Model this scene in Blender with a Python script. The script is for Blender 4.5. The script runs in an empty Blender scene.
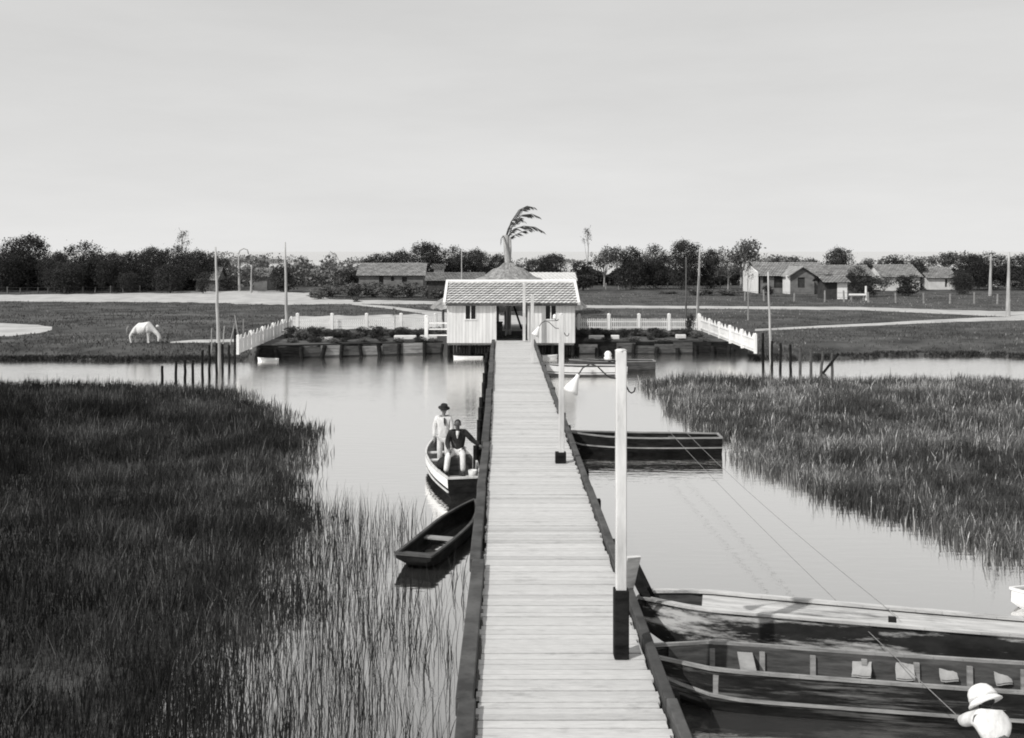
import bpy, bmesh, math, random
import numpy as np
from mathutils import Vector, Matrix, noise as mnoise

random.seed(11)
rng = np.random.default_rng(11)
S = bpy.context.scene
C = S.collection
R = math.radians

# ------------------------------------------------------------------ camera, sky, sun, exposure
EYE = 5.9            # metres above the water
F = 1000.0           # focal length in pixels of the 1024 wide frame
VX, VY = 500.0, 251.0
cam_d = bpy.data.cameras.new('camera')
cam = bpy.data.objects.new('camera', cam_d)
C.objects.link(cam)
cam.location = (0, 0, EYE)
cam.rotation_euler = (R(90), 0, 0)
cam_d.sensor_width = 36
cam_d.lens = F / 1024 * 36
cam_d.shift_x = (512 - VX) / 1024
cam_d.shift_y = -(369 - VY) / 1024
cam_d.clip_start = 0.2
cam_d.clip_end = 9000
S.camera = cam

SUN_EL = 44.0
SUN_AZ = 230.0       # compass angle of the sun seen from above, +Y is 0
W = bpy.data.worlds.new('World')
S.world = W
W.use_nodes = True
nt = W.node_tree
for n in list(nt.nodes):
    nt.nodes.remove(n)
out = nt.nodes.new('ShaderNodeOutputWorld')
bg = nt.nodes.new('ShaderNodeBackground')
sky = nt.nodes.new('ShaderNodeTexSky')
sky.sky_type = 'NISHITA'
sky.sun_disc = False
sky.sun_elevation = R(SUN_EL)
sky.sun_rotation = R(SUN_AZ)
sky.dust_density = 3.0
sky.air_density = 1.0
bw = nt.nodes.new('ShaderNodeRGBToBW')
tc = nt.nodes.new('ShaderNodeTexCoord')
mp = nt.nodes.new('ShaderNodeMapping')
mp.inputs['Scale'].default_value = (1.0, 1.0, 5.5)
no = nt.nodes.new('ShaderNodeTexNoise')
no.inputs['Scale'].default_value = 3.1
no.inputs['Detail'].default_value = 6
no.inputs['Roughness'].default_value = 0.6
mr = nt.nodes.new('ShaderNodeMapRange')          # thin veil of cloud
mr.inputs['From Min'].default_value = 0.3
mr.inputs['From Max'].default_value = 0.7
mr.inputs['To Min'].default_value = 6.95
mr.inputs['To Max'].default_value = 7.6
mx = nt.nodes.new('ShaderNodeMix')
mx.data_type = 'FLOAT'
mx.inputs[0].default_value = 0.78                # share of cloud veil over the clear sky
tint = nt.nodes.new('ShaderNodeCombineColor')
m2 = nt.nodes.new('ShaderNodeMath'); m2.operation = 'MULTIPLY'; m2.inputs[1].default_value = 0.997
m3 = nt.nodes.new('ShaderNodeMath'); m3.operation = 'MULTIPLY'; m3.inputs[1].default_value = 0.988
L = nt.links.new
L(tc.outputs['Generated'], mp.inputs['Vector'])
L(mp.outputs[0], no.inputs['Vector'])
L(no.outputs[0], mr.inputs[0])
L(sky.outputs[0], bw.inputs[0])
L(bw.outputs[0], mx.inputs[2])
L(mr.outputs[0], mx.inputs[3])
sep = nt.nodes.new('ShaderNodeSeparateXYZ')        # the veil is brighter towards the horizon
gr_ = nt.nodes.new('ShaderNodeValToRGB')
e_ = gr_.color_ramp.elements
e_[0].position = 0.0; e_[0].color = (1.24, 1.24, 1.24, 1)
e_[1].position = 1.0; e_[1].color = (0.84, 0.84, 0.84, 1)
k_ = e_.new(0.04); k_.color = (1.12, 1.12, 1.12, 1)
k_ = e_.new(0.13); k_.color = (1.0, 1.0, 1.0, 1)
k_ = e_.new(0.24); k_.color = (0.95, 0.95, 0.95, 1)
mm = nt.nodes.new('ShaderNodeMath'); mm.operation = 'MULTIPLY'
L(tc.outputs['Generated'], sep.inputs[0]); L(sep.outputs[2], gr_.inputs[0])
L(mx.outputs[0], mm.inputs[0]); L(gr_.outputs[0], mm.inputs[1])
L(mm.outputs[0], tint.inputs[0])
L(mm.outputs[0], m2.inputs[0]); L(m2.outputs[0], tint.inputs[1])
L(mm.outputs[0], m3.inputs[0]); L(m3.outputs[0], tint.inputs[2])
L(tint.outputs[0], bg.inputs[0])
bg.inputs[1].default_value = 0.11
L(bg.outputs[0], out.inputs[0])

sd = bpy.data.lights.new('sun', 'SUN')
sd.energy = 3.7
sd.angle = R(0.6)
sd.color = (1.0, 0.99, 0.97)
sun = bpy.data.objects.new('sun', sd)
C.objects.link(sun)
to_sun = Vector((math.sin(R(SUN_AZ)) * math.cos(R(SUN_EL)), math.cos(R(SUN_AZ)) * math.cos(R(SUN_EL)), math.sin(R(SUN_EL))))
sun.rotation_euler = to_sun.to_track_quat('Z', 'Y').to_euler()
sun.location = to_sun * 60

S.view_settings.view_transform = 'Standard'
S.view_settings.look = 'None'
S.view_settings.exposure = 0.0
S.view_settings.gamma = 1.0
S.view_settings.use_curve_mapping = False
S.render.engine = 'CYCLES'
S.cycles.filter_width = 1.9
S.cycles.max_bounces = 6
S.cycles.diffuse_bounces = 3
S.cycles.glossy_bounces = 3
S.cycles.transparent_max_bounces = 4

# ------------------------------------------------------------------ helpers
def P(px, py, z=None, Y=None):
    """point seen at photo position (px, py) at height z or at distance Y"""
    if Y is None:
        Y = (EYE - z) * F / (py - VY)
    return Vector(((px - VX) / F * Y, Y, EYE - (py - VY) / F * Y))

def g3(v):
    return (v, v * 0.993, v * 0.98, 1)

MATS = {}
def mat(name, lo, hi, scale=(3, 3, 3), rough=0.8, detail=6, bump=0.0, tone=False, pos=(0.35, 0.65), patch=None, spec=0.3, nscale=1.0):
    """procedural grey material: noise between two greys, optional paint patches, optional per-face tone"""
    if name in MATS:
        return MATS[name]
    m = bpy.data.materials.new(name)
    m.use_nodes = True
    t = m.node_tree
    b = t.nodes['Principled BSDF']
    b.inputs['Roughness'].default_value = rough
    b.inputs['Specular IOR Level'].default_value = spec
    c = t.nodes.new('ShaderNodeTexCoord')
    q = t.nodes.new('ShaderNodeMapping')
    q.inputs['Scale'].default_value = scale
    n = t.nodes.new('ShaderNodeTexNoise')
    n.inputs['Scale'].default_value = nscale
    n.inputs['Detail'].default_value = detail
    n.inputs['Roughness'].default_value = 0.65
    r = t.nodes.new('ShaderNodeValToRGB')
    r.color_ramp.elements[0].position = pos[0]
    r.color_ramp.elements[1].position = pos[1]
    r.color_ramp.elements[0].color = g3(lo)
    r.color_ramp.elements[1].color = g3(hi)
    t.links.new(c.outputs['Object'], q.inputs[0])
    t.links.new(q.outputs[0], n.inputs[0])
    t.links.new(n.outputs[0], r.inputs[0])
    col = r.outputs[0]
    if patch:
        v, sc, p0, p1 = patch
        q2 = t.nodes.new('ShaderNodeMapping'); q2.inputs['Scale'].default_value = sc
        n2 = t.nodes.new('ShaderNodeTexNoise'); n2.inputs['Scale'].default_value = 1.0; n2.inputs['Detail'].default_value = 8; n2.inputs['Roughness'].default_value = 0.7
        r2 = t.nodes.new('ShaderNodeValToRGB')
        r2.color_ramp.elements[0].position = p0; r2.color_ramp.elements[1].position = p1
        x = t.nodes.new('ShaderNodeMix'); x.data_type = 'RGBA'
        t.links.new(c.outputs['Object'], q2.inputs[0]); t.links.new(q2.outputs[0], n2.inputs[0]); t.links.new(n2.outputs[0], r2.inputs[0])
        t.links.new(r2.outputs[0], x.inputs[0]); t.links.new(col, x.inputs[6]); x.inputs[7].default_value = g3(v)
        col = x.outputs[2]
    if tone:
        a = t.nodes.new('ShaderNodeAttribute'); a.attribute_name = 'tone'
        x = t.nodes.new('ShaderNodeMix'); x.data_type = 'RGBA'; x.blend_type = 'MULTIPLY'
        x.inputs[0].default_value = 1.0
        t.links.new(col, x.inputs[6]); t.links.new(a.outputs['Fac'], x.inputs[7])
        col = x.outputs[2]
    t.links.new(col, b.inputs['Base Color'])
    if bump:
        bp = t.nodes.new('ShaderNodeBump')
        bp.inputs['Strength'].default_value = bump
        bp.inputs['Distance'].default_value = 0.02
        t.links.new(n.outputs[0], bp.inputs['Height'])
        t.links.new(bp.outputs[0], b.inputs['Normal'])
    MATS[name] = m
    return m

def leafmat(name, base):
    """foliage: grey per-leaf tone, a little light passing through the leaf"""
    m = bpy.data.materials.new(name)
    m.use_nodes = True
    t = m.node_tree
    b = t.nodes['Principled BSDF']
    b.inputs['Roughness'].default_value = 0.7
    b.inputs['Specular IOR Level'].default_value = 0.15
    a = t.nodes.new('ShaderNodeAttribute'); a.attribute_name = 'tone'
    x = t.nodes.new('ShaderNodeMix'); x.data_type = 'RGBA'; x.blend_type = 'MULTIPLY'; x.inputs[0].default_value = 1
    x.inputs[6].default_value = g3(base)
    t.links.new(a.outputs['Fac'], x.inputs[7])
    t.links.new(x.outputs[2], b.inputs['Base Color'])
    tr = t.nodes.new('ShaderNodeBsdfTranslucent')
    t.links.new(x.outputs[2], tr.inputs[0])
    ms = t.nodes.new('ShaderNodeMixShader'); ms.inputs[0].default_value = 0.2
    t.links.new(b.outputs[0], ms.inputs[1]); t.links.new(tr.outputs[0], ms.inputs[2])
    t.links.new(ms.outputs[0], t.nodes['Material Output'].inputs[0])
    MATS[name] = m
    return m

def tag(o, label=None, cat=None, group=None, kind=None):
    if label: o['label'] = label
    if cat: o['category'] = cat
    if group: o['group'] = group
    if kind: o['kind'] = kind
    return o

def thing(name, label, cat, loc=(0, 0, 0), rz=0.0, group=None):
    o = bpy.data.objects.new(name, None)
    o.empty_display_size = 0.2
    C.objects.link(o)
    o.location = loc
    o.rotation_euler = (0, 0, rz)
    return tag(o, label, cat, group)

def copy_tree(o, parent=None):
    c = o.copy()
    C.objects.link(c)
    if parent: c.parent = parent
    for ch in list(o.children):
        copy_tree(ch, c)
    return c

class MB:
    """collects shapes, builds ONE mesh object"""
    def __init__(s):
        s.v = []; s.f = []; s.t = []
    def add(s, vs, fs, tone=1.0):
        k = len(s.v)
        s.v += [tuple(p) for p in vs]
        s.f += [tuple(i + k for i in f) for f in fs]
        s.t += [tone] * len(fs)
    def hexa(s, p, tone=1.0):
        s.add(p, [(3, 2, 1, 0), (4, 5, 6, 7), (0, 1, 5, 4), (1, 2, 6, 5), (2, 3, 7, 6), (3, 0, 4, 7)], tone)
    def box(s, c, d, rz=0.0, tone=1.0, m=None):
        x, y, z = d[0] / 2, d[1] / 2, d[2] / 2
        M = m or Matrix.Rotation(rz, 3, 'Z')
        c = Vector(c)
        s.hexa([c + M @ Vector(q) for q in ((-x, -y, -z), (x, -y, -z), (x, y, -z), (-x, y, -z), (-x, -y, z), (x, -y, z), (x, y, z), (-x, y, z))], tone)
    def bar(s, a, b, w, h, tone=1.0, up=(0, 0, 1)):
        a, b = Vector(a), Vector(b)
        d = (b - a).normalized()
        u = Vector(up)
        if abs(d.dot(u)) > 0.98: u = Vector((0, 1, 0))
        r = d.cross(u).normalized(); u = r.cross(d)
        r *= w / 2; u *= h / 2
        s.hexa([a - r - u, a + r - u, b + r - u, b - r - u, a - r + u, a + r + u, b + r + u, b - r + u], tone)
    def tube(s, pts, rad, n=8, tone=1.0, cap=True):
        pts = [Vector(p) for p in pts]
        if not isinstance(rad, (list, tuple)): rad = [rad] * len(pts)
        vs = []
        ref = None
        for i, p in enumerate(pts):
            d = (pts[min(i + 1, len(pts) - 1)] - pts[max(i - 1, 0)]).normalized()
            if ref is None:
                ref = d.orthogonal().normalized()
            else:
                ref = (ref - d * ref.dot(d))
                ref = ref.normalized() if ref.length > 1e-6 else d.orthogonal().normalized()
            w = d.cross(ref)
            for k in range(n):
                a = 2 * math.pi * k / n
                vs.append(p + (ref * math.cos(a) + w * math.sin(a)) * rad[i])
        fs = []
        for i in range(len(pts) - 1):
            for k in range(n):
                k2 = (k + 1) % n
                fs.append((i * n + k, i * n + k2, (i + 1) * n + k2, (i + 1) * n + k))
        if cap:
            fs.append(tuple(range(n - 1, -1, -1)))
            fs.append(tuple((len(pts) - 1) * n + k for k in range(n)))
        s.add(vs, fs, tone)
    def lathe(s, c, prof, n=16, axis=None, tone=1.0):
        c = Vector(c)
        q = Vector(axis or (0, 0, 1)).normalized().to_track_quat('Z', 'Y').to_matrix()
        vs = []
        for r, z in prof:
            for k in range(n):
                a = 2 * math.pi * k / n
                vs.append(c + q @ Vector((r * math.cos(a), r * math.sin(a), z)))
        fs = []
        for i in range(len(prof) - 1):
            for k in range(n):
                k2 = (k + 1) % n
                fs.append((i * n + k, i * n + k2, (i + 1) * n + k2, (i + 1) * n + k))
        fs.append(tuple(range(n - 1, -1, -1)))
        fs.append(tuple((len(prof) - 1) * n + k for k in range(n)))
        s.add(vs, fs, tone)
    def ball(s, c, r, n=10, tone=1.0):
        r = (r, r, r) if not isinstance(r, (tuple, list)) else r
        c = Vector(c)
        vs = []; m = n // 2
        for i in range(1, m):
            th = math.pi * i / m
            for k in range(n):
                a = 2 * math.pi * k / n
                vs.append(c + Vector((r[0] * math.sin(th) * math.cos(a), r[1] * math.sin(th) * math.sin(a), r[2] * math.cos(th))))
        vs += [c + Vector((0, 0, r[2])), c - Vector((0, 0, r[2]))]
        fs = []
        for i in range(m - 2):
            for k in range(n):
                k2 = (k + 1) % n
                fs.append((i * n + k, (i + 1) * n + k, (i + 1) * n + k2, i * n + k2))
        T = (m - 1) * n
        for k in range(n):
            k2 = (k + 1) % n
            fs.append((T, k, k2)); fs.append((T + 1, (m - 2) * n + k2, (m - 2) * n + k))
        s.add(vs, fs, tone)
    def build(s, name, m, parent=None, world=False, smooth=False, bevel=0.0):
        me = bpy.data.meshes.new(name)
        vs = s.v
        if world and parent:
            root = parent
            while root.parent: root = root.parent
            l = root.location
            vs = [(a - l.x, b - l.y, c - l.z) for a, b, c in vs]
        me.from_pydata(vs, [], s.f)
        at = me.attributes.new('tone', 'FLOAT', 'FACE')
        at.data.foreach_set('value', s.t)
        if smooth:
            me.polygons.foreach_set('use_smooth', [True] * len(me.polygons))
        me.materials.append(m)
        me.update()
        o = bpy.data.objects.new(name, me)
        C.objects.link(o)
        if parent: o.parent = parent
        if bevel:
            b = o.modifiers.new('bevel', 'BEVEL'); b.width = bevel; b.segments = 1; b.limit_method = 'ANGLE'
        return o

def np_mesh(name, V, Fq, tone, m, parent=None):
    """big quad mesh from numpy arrays, tone per face"""
    me = bpy.data.meshes.new(name)
    nf = len(Fq)
    me.vertices.add(len(V)); me.loops.add(nf * 4); me.polygons.add(nf)
    me.vertices.foreach_set('co', V.astype(np.float32).ravel())
    me.loops.foreach_set('vertex_index', Fq.astype(np.int32).ravel())
    me.polygons.foreach_set('loop_start', np.arange(0, nf * 4, 4, dtype=np.int32))
    me.polygons.foreach_set('loop_total', np.full(nf, 4, dtype=np.int32))
    at = me.attributes.new('tone', 'FLOAT', 'FACE')
    at.data.foreach_set('value', tone.astype(np.float32))
    me.materials.append(m)
    me.update(); me.validate()
    o = bpy.data.objects.new(name, me)
    C.objects.link(o)
    if parent: o.parent = parent
    return o

_wv = [(rng.normal(0, 1, 2), rng.uniform(0, 6.28)) for _ in range(24)]
def field(x, y, sc):
    """smooth pseudo noise about -1..1 in numpy"""
    r = 0
    for k, (d, p) in enumerate(_wv):
        f = (1 + (k % 4) * 0.7) / sc
        r = r + np.sin((x * d[0] + y * d[1]) * f * 2.2 + p) / (1 + 0.35 * (k % 4))
    return r / 5.2

# ------------------------------------------------------------------ materials
M_ground = mat('meadow_soil', 0.026, 0.1, (0.35, 0.35, 0.35), 0.95, 12, 0.0, pos=(0.38, 0.66), patch=(0.16, (0.05, 0.16, 0.1), 0.56, 0.72))
M_sand = mat('pale_sand', 0.32, 0.5, (0.5, 0.5, 0.5), 0.95, 10, patch=(0.25, (0.25, 0.7, 0.4), 0.56, 0.74))
M_white = mat('white_paint', 0.66, 0.8, (1.5, 1.5, 0.8), 0.55, 8, pos=(0.3, 0.6))
M_white_old = mat('worn_white_paint', 0.4, 0.62, (6, 6, 1.0), 0.65, 8, pos=(0.32, 0.58), patch=(0.28, (9, 9, 1.6), 0.62, 0.75))
M_siding = mat('white_siding_paint', 0.6, 0.76, (5, 5, 0.5), 0.7, 8, tone=True)
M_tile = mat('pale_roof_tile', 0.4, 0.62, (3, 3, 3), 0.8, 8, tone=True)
M_dark = mat('dark_tarred_wood', 0.006, 0.024, (3, 3, 9), 0.85, 8, bump=0.5, spec=0.08)
M_darkgrey = mat('dark_weathered_wood', 0.035, 0.1, (2, 2, 14), 0.85, 8, bump=0.4, tone=True)
M_midwood = mat('grey_weathered_wood', 0.16, 0.34, (2, 2, 12), 0.85, 9, bump=0.4, tone=True)
M_palewood = mat('bleached_wood', 0.36, 0.6, (1.5, 14, 14), 0.85, 9, bump=0.4, tone=True)
M_deck = mat('deck_plank_wood', 0.43, 0.56, (5.5, 40, 8), 0.6, 10, bump=0.5, tone=True, pos=(0.3, 0.62), patch=(0.3, (1.6, 4, 5), 0.56, 0.76), spec=0.5)
M_peel = mat('peeling_hull_paint', 0.008, 0.03, (2, 2, 5), 0.7, 9, bump=0.4, patch=(0.46, (0.55, 1.6, 3.6), 0.535, 0.63))
M_worn = mat('worn_decking', 0.36, 0.58, (1.5, 14, 14), 0.85, 9, bump=0.4, tone=True, patch=(0.13, (0.7, 3.5, 3.5), 0.5, 0.66))
M_worndark = mat('worn_dark_hull', 0.007, 0.03, (2, 2, 9), 0.85, 9, bump=0.7, patch=(0.2, (0.5, 2, 9), 0.53, 0.68), spec=0.08)
M_iron = mat('dark_iron', 0.02, 0.05, (8, 8, 8), 0.5, 4)
M_enamel = mat('white_enamel', 0.72, 0.8, (3, 3, 3), 0.25, 4, spec=0.5)
M_glass = mat('dark_window_glass', 0.008, 0.016, (1, 1, 1), 0.12, 2, spec=0.5)
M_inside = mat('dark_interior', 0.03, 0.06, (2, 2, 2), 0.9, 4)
M_thatch = mat('thatch', 0.14, 0.34, (6, 6, 1.4), 0.95, 10, bump=0.6, tone=True)
M_wall = mat('limewash_wall', 0.5, 0.75, (0.8, 0.8, 0.8), 0.9, 8)
M_mud = mat('mud_wall', 0.11, 0.22, (0.7, 0.7, 1.2), 0.95, 8)
M_oldtile = mat('old_roof_tile', 0.17, 0.34, (1.5, 1.5, 1.5), 0.9, 9, tone=True)
M_bark = mat('bark', 0.06, 0.16, (4, 4, 1), 0.95, 8)
M_palebark = mat('pale_bark', 0.22, 0.4, (4, 4, 1), 0.95, 8)
M_pole = mat('bleached_pole', 0.26, 0.5, (10, 10, 0.7), 0.85, 8)
M_rope = mat('grey_rope', 0.16, 0.3, (20, 20, 20), 0.9, 4)
M_skin = mat('skin_tone', 0.07, 0.11, (6, 6, 6), 0.55, 4)
M_lightskin = mat('lighter_skin_tone', 0.18, 0.26, (6, 6, 6), 0.55, 4)
M_hair = mat('dark_hair', 0.01, 0.02, (20, 20, 20), 0.6, 4)
M_cloth_w = mat('white_cloth', 0.5, 0.74, (9, 9, 5), 0.9, 6, bump=1.0)
M_cloth_g = mat('greyish_cloth', 0.26, 0.4, (7, 7, 7), 0.9, 6)
M_cloth_d = mat('dark_cloth', 0.008, 0.035, (9, 9, 5), 0.9, 6, bump=1.0)
M_horse = mat('white_horse_coat', 0.55, 0.78, (2.5, 2.5, 2.5), 0.8, 6, patch=(0.3, (1.4, 1.4, 1.4), 0.6, 0.7))
M_leaf_dark = leafmat('dark_foliage', 0.050)
M_leaf_mid = leafmat('mid_foliage', 0.085)
M_leaf_pale = leafmat('dry_and_hazed_foliage', 0.17)
M_leaf_scrub = leafmat('dry_scrub_foliage', 0.13)
M_reed = leafmat('reed_blades', 0.044)
M_grass = leafmat('meadow_grass', 0.07)

# water
def water_mat():
    m = bpy.data.materials.new('still_water')
    m.use_nodes = True
    t = m.node_tree
    for n in list(t.nodes): t.nodes.remove(n)
    o = t.nodes.new('ShaderNodeOutputMaterial')
    d = t.nodes.new('ShaderNodeBsdfDiffuse'); d.inputs[0].default_value = g3(0.07)
    gl = t.nodes.new('ShaderNodeBsdfGlossy'); gl.distribution = 'MULTI_GGX'; gl.inputs['Roughness'].default_value = 0.06; gl.inputs[0].default_value = g3(1.0)
    lw = t.nodes.new('ShaderNodeLayerWeight'); lw.inputs[0].default_value = 0.5
    rp = t.nodes.new('ShaderNodeValToRGB')
    e = rp.color_ramp.elements
    e[0].position = 0.0; e[0].color = (0.08,) * 3 + (1,)
    e[1].position = 1.0; e[1].color = (1.0,) * 3 + (1,)
    k = e.new(0.55); k.color = (0.5,) * 3 + (1,)
    k = e.new(0.694); k.color = (0.82,) * 3 + (1,)
    k = e.new(0.77); k.color = (0.97,) * 3 + (1,)
    ms = t.nodes.new('ShaderNodeMixShader')
    c = t.nodes.new('ShaderNodeTexCoord')
    q = t.nodes.new('ShaderNodeMapping'); q.inputs['Scale'].default_value = (0.9, 3.2, 1)
    n1 = t.nodes.new('ShaderNodeTexNoise'); n1.inputs['Scale'].default_value = 1.6; n1.inputs['Detail'].default_value = 3
    q2 = t.nodes.new('ShaderNodeMapping'); q2.inputs['Scale'].default_value = (0.12, 0.3, 1)
    n2 = t.nodes.new('ShaderNodeTexNoise'); n2.inputs['Scale'].default_value = 1.0; n2.inputs['Detail'].default_value = 3
    mu = t.nodes.new('ShaderNodeMath'); mu.operation = 'MULTIPLY'
    bp = t.nodes.new('ShaderNodeBump'); bp.inputs['Strength'].default_value = 0.4; bp.inputs['Distance'].default_value = 0.05
    l = t.links.new
    sx = t.nodes.new('ShaderNodeSeparateXYZ')
    r1 = t.nodes.new('ShaderNodeMapRange'); r1.inputs[1].default_value = 24; r1.inputs[2].default_value = 46; r1.inputs[3].default_value = 0.035; r1.inputs[4].default_value = 0.15
    r2 = t.nodes.new('ShaderNodeMapRange'); r2.inputs[1].default_value = 20; r2.inputs[2].default_value = 46; r2.inputs[3].default_value = 0.3; r2.inputs[4].default_value = 0.4
    l(c.outputs['Object'], sx.inputs[0]); l(sx.outputs[1], r1.inputs[0]); l(sx.outputs[1], r2.inputs[0])
    l(r1.outputs[0], gl.inputs['Roughness']); l(r2.outputs[0], bp.inputs['Strength'])
    l(c.outputs['Object'], q.inputs[0]); l(q.outputs[0], n1.inputs[0])
    l(c.outputs['Object'], q2.inputs[0]); l(q2.outputs[0], n2.inputs[0])
    l(n1.outputs[0], mu.inputs[0]); l(n2.outputs[0], mu.inputs[1])
    l(mu.outputs[0], bp.inputs['Height'])
    l(bp.outputs[0], gl.inputs['Normal'])
    l(lw.outputs['Facing'], rp.inputs[0]); l(rp.outputs[0], ms.inputs[0])
    l(d.outputs[0], ms.inputs[1]); l(gl.outputs[0], ms.inputs[2]); l(ms.outputs[0], o.inputs[0])
    return m
M_water = water_mat()

# ------------------------------------------------------------------ setting: ground, water, paths
def sstep(a, b, x):
    t = np.clip((x - a) / (b - a), 0, 1)
    return t * t * (3 - 2 * t)

# reed beds as polygons on the water plane
REED_R = [(6.2, 44.0), (6.0, 37.5), (6.9, 30.6), (6.7, 27.6), (7.4, 24.7), (8.1, 22.4), (8.9, 20.2), (9.9, 18.5), (13, 15.8), (22, 12), (45, 10), (60, 45.2), (45, 45.6), (20, 45), (9, 45.6)]
REED_L = [(-60, 45), (-30, 44.4), (-15, 43.6), (-11.0, 41.4), (-8.1, 36.6), (-6.4, 33), (-5.35, 29), (-5.0, 26), (-4.7, 24), (-3.7, 20), (-3.5, 16), (-3.1, 12), (-2.6, 7), (-60, 5)]
def poly_sd(x, y, poly):
    """signed distance to a polygon (positive inside)"""
    px = np.array([p[0] for p in poly]); py = np.array([p[1] for p in poly])
    d = np.full(x.shape, 1e9); ins = np.zeros(x.shape, bool)
    n = len(poly)
    for i in range(n):
        x0, y0, x1, y1 = px[i], py[i], px[(i + 1) % n], py[(i + 1) % n]
        ex, ey = x1 - x0, y1 - y0
        t = np.clip(((x - x0) * ex + (y - y0) * ey) / (ex * ex + ey * ey), 0, 1)
        d = np.minimum(d, np.hypot(x - x0 - t * ex, y - y0 - t * ey))
        if y0 != y1:
            c = ((y0 > y) != (y1 > y)) & (x < (x1 - x0) * (y - y0) / (y1 - y0) + x0)
            ins ^= c
    return np.where(ins, d, -d)

def shore(x):
    """distance of the shoreline at x"""
    s = np.where(x < -13.5, 53.4 + 0.35 * field(x, x * 0.3, 3.0), 54.6 + 0.9 * field(x, x * 0.2, 5.0) + 0.35 * field(x * 1.7, x, 1.6))
    # garden behind the timber wall; a notch of water under the boathouse
    inner = np.where((x > -3.6) & (x < 4.8), 60.5, np.where(x < 0, 54.6 + (x + 13.5) * 0.28, 57.4))
    return np.where(np.abs(x) < 13.6, inner, s)

def ground_z(x, y):
    s = shore(x)
    z = -0.9 + sstep(-0.5, 0.6, y - s) * 1.06 + sstep(0.3, 4.5, y - s) * 0.34
    gard = ((np.abs(x) < 13.6) & (y > s - 0.1)).astype(float) * (1 - sstep(64.6, 67.5, y))
    z = np.where(gard > 0, np.maximum(z, -0.9 + sstep(-0.1, 0.15, y - s) * 1.4 + 0.25 * gard), z)
    for poly in (REED_R, REED_L):
        b = sstep(-0.4, 1.6, poly_sd(x, y, poly))
        z = np.maximum(z, -0.9 + 0.97 * b)
    return z

gx = np.concatenate([-np.geomspace(4500, 46, 26), np.arange(-45, 45.01, 0.45), np.geomspace(46, 4500, 26)])
gy = np.concatenate([np.linspace(-60, 4, 9), np.arange(5, 72.01, 0.45), np.geomspace(73, 6000, 40)])
GX, GY = np.meshgrid(gx, gy)
GZ = ground_z(GX, GY)
V = np.stack([GX.ravel(), GY.ravel(), GZ.ravel()], 1)
nx = len(gx); ny = len(gy)
ii = (np.arange(ny - 1)[:, None] * nx + np.arange(nx - 1)[None, :]).ravel()
Fq = np.stack([ii, ii + 1, ii + nx + 1, ii + nx], 1)
gr = np_mesh('ground', V, Fq, np.ones(len(Fq)), M_ground)
tag(gr, kind='structure')
gr.data.polygons.foreach_set('use_smooth', [True] * len(gr.data.polygons))

w = MB()
w.add([(-400, -60, 0), (400, -60, 0), (400, 62, 0), (-400, 62, 0)], [(0, 1, 2, 3)])
tag(w.build('water', M_water), kind='structure')
w = MB()                                           # added water sheet beyond the woods, mirrors sky to brighten the distance
w.add([(-5000, 178, 0.54), (5000, 178, 0.54), (5000, 8000, 0.54), (-5000, 8000, 0.54)], [(0, 1, 2, 3)])
tag(w.build('sky_mirror_plain', M_water), kind='structure')

PATHS = []
def path(name, rows, dz):
    """strip of bare sand lying on the meadow: rows of (photo x, far edge y, near edge y)"""
    m = MB()
    vs = []; k = 6
    fine = []
    for a, b in zip(rows[:-1], rows[1:]):
        n = max(2, int(abs(b[0] - a[0]) / 8))
        for i in range(n):
            t = i / n
            fine.append([a[j] + (b[j] - a[j]) * t for j in range(3)])
    fine.append(list(rows[-1]))
    for r in fine:
        jit = (r[2] - r[1]) * 0.05
        r[1] += random.uniform(-jit, jit); r[2] += random.uniform(-jit, jit)
    for r in fine:
        a = P(r[0], r[1], 0.5); b = P(r[0], r[2], 0.5)
        vs += [(a.x, a.y, 0.5 + dz), (b.x, b.y, 0.5 + dz)]
    fs = [(2 * i, 2 * i + 1, 2 * i + 3, 2 * i + 2) for i in range(len(fine) - 1)]
    m.add(vs, fs)
    tag(m.build(name, M_sand), kind='structure')
    PATHS.append(np.array(fine))

path('sandy_road', [(-260, 295.5, 303), (0, 295, 301.5), (100, 294, 302), (200, 292, 302.5), (262, 291, 304.5), (312, 293, 305), (330, 299.5, 304.2), (440, 301.4, 304.2), (580, 305.3, 308), (700, 306.2, 308.8), (860, 307, 310.2), (945, 309.8, 314), (1024, 311.8, 317.4), (1300, 313, 321)], 0.012)
path('sandy_path', [(352, 303.6, 305), (390, 306.5, 309), (420, 310, 313.5), (450, 313, 322), (500, 315, 329)], 0.02)
path('sandy_forecourt', [(290, 317, 326), (330, 316, 329), (380, 315.5, 330), (450, 314, 331), (520, 316, 331), (548, 322, 329), (560, 325, 327)], 0.028)
path('footpath', [(755, 329.2, 331.2), (880, 323, 325.6), (960, 318.5, 322), (1024, 316.5, 320.5), (1300, 313, 318)], 0.02)
path('sand_patch', [(-220, 323, 337), (-60, 322, 338), (10, 323, 336), (38, 325, 333.5), (52, 327, 330)], 0.012)
path('sand_streak', [(170, 342, 343), (196, 339.8, 342.8), (222, 339.5, 342.5), (240, 339.2, 342)], 0.012)

def in_path(x, y):
    px = VX + x / y * F; py = VY + (EYE - 0.5) / y * F
    hit = np.zeros(x.shape, bool)
    for f in PATHS:
        top = np.interp(px, f[:, 0], f[:, 1], left=1e9, right=1e9); bot = np.interp(px, f[:, 0], f[:, 2], left=-1e9, right=-1e9)
        hit |= (py > top) & (py < bot)
    return hit

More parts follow.
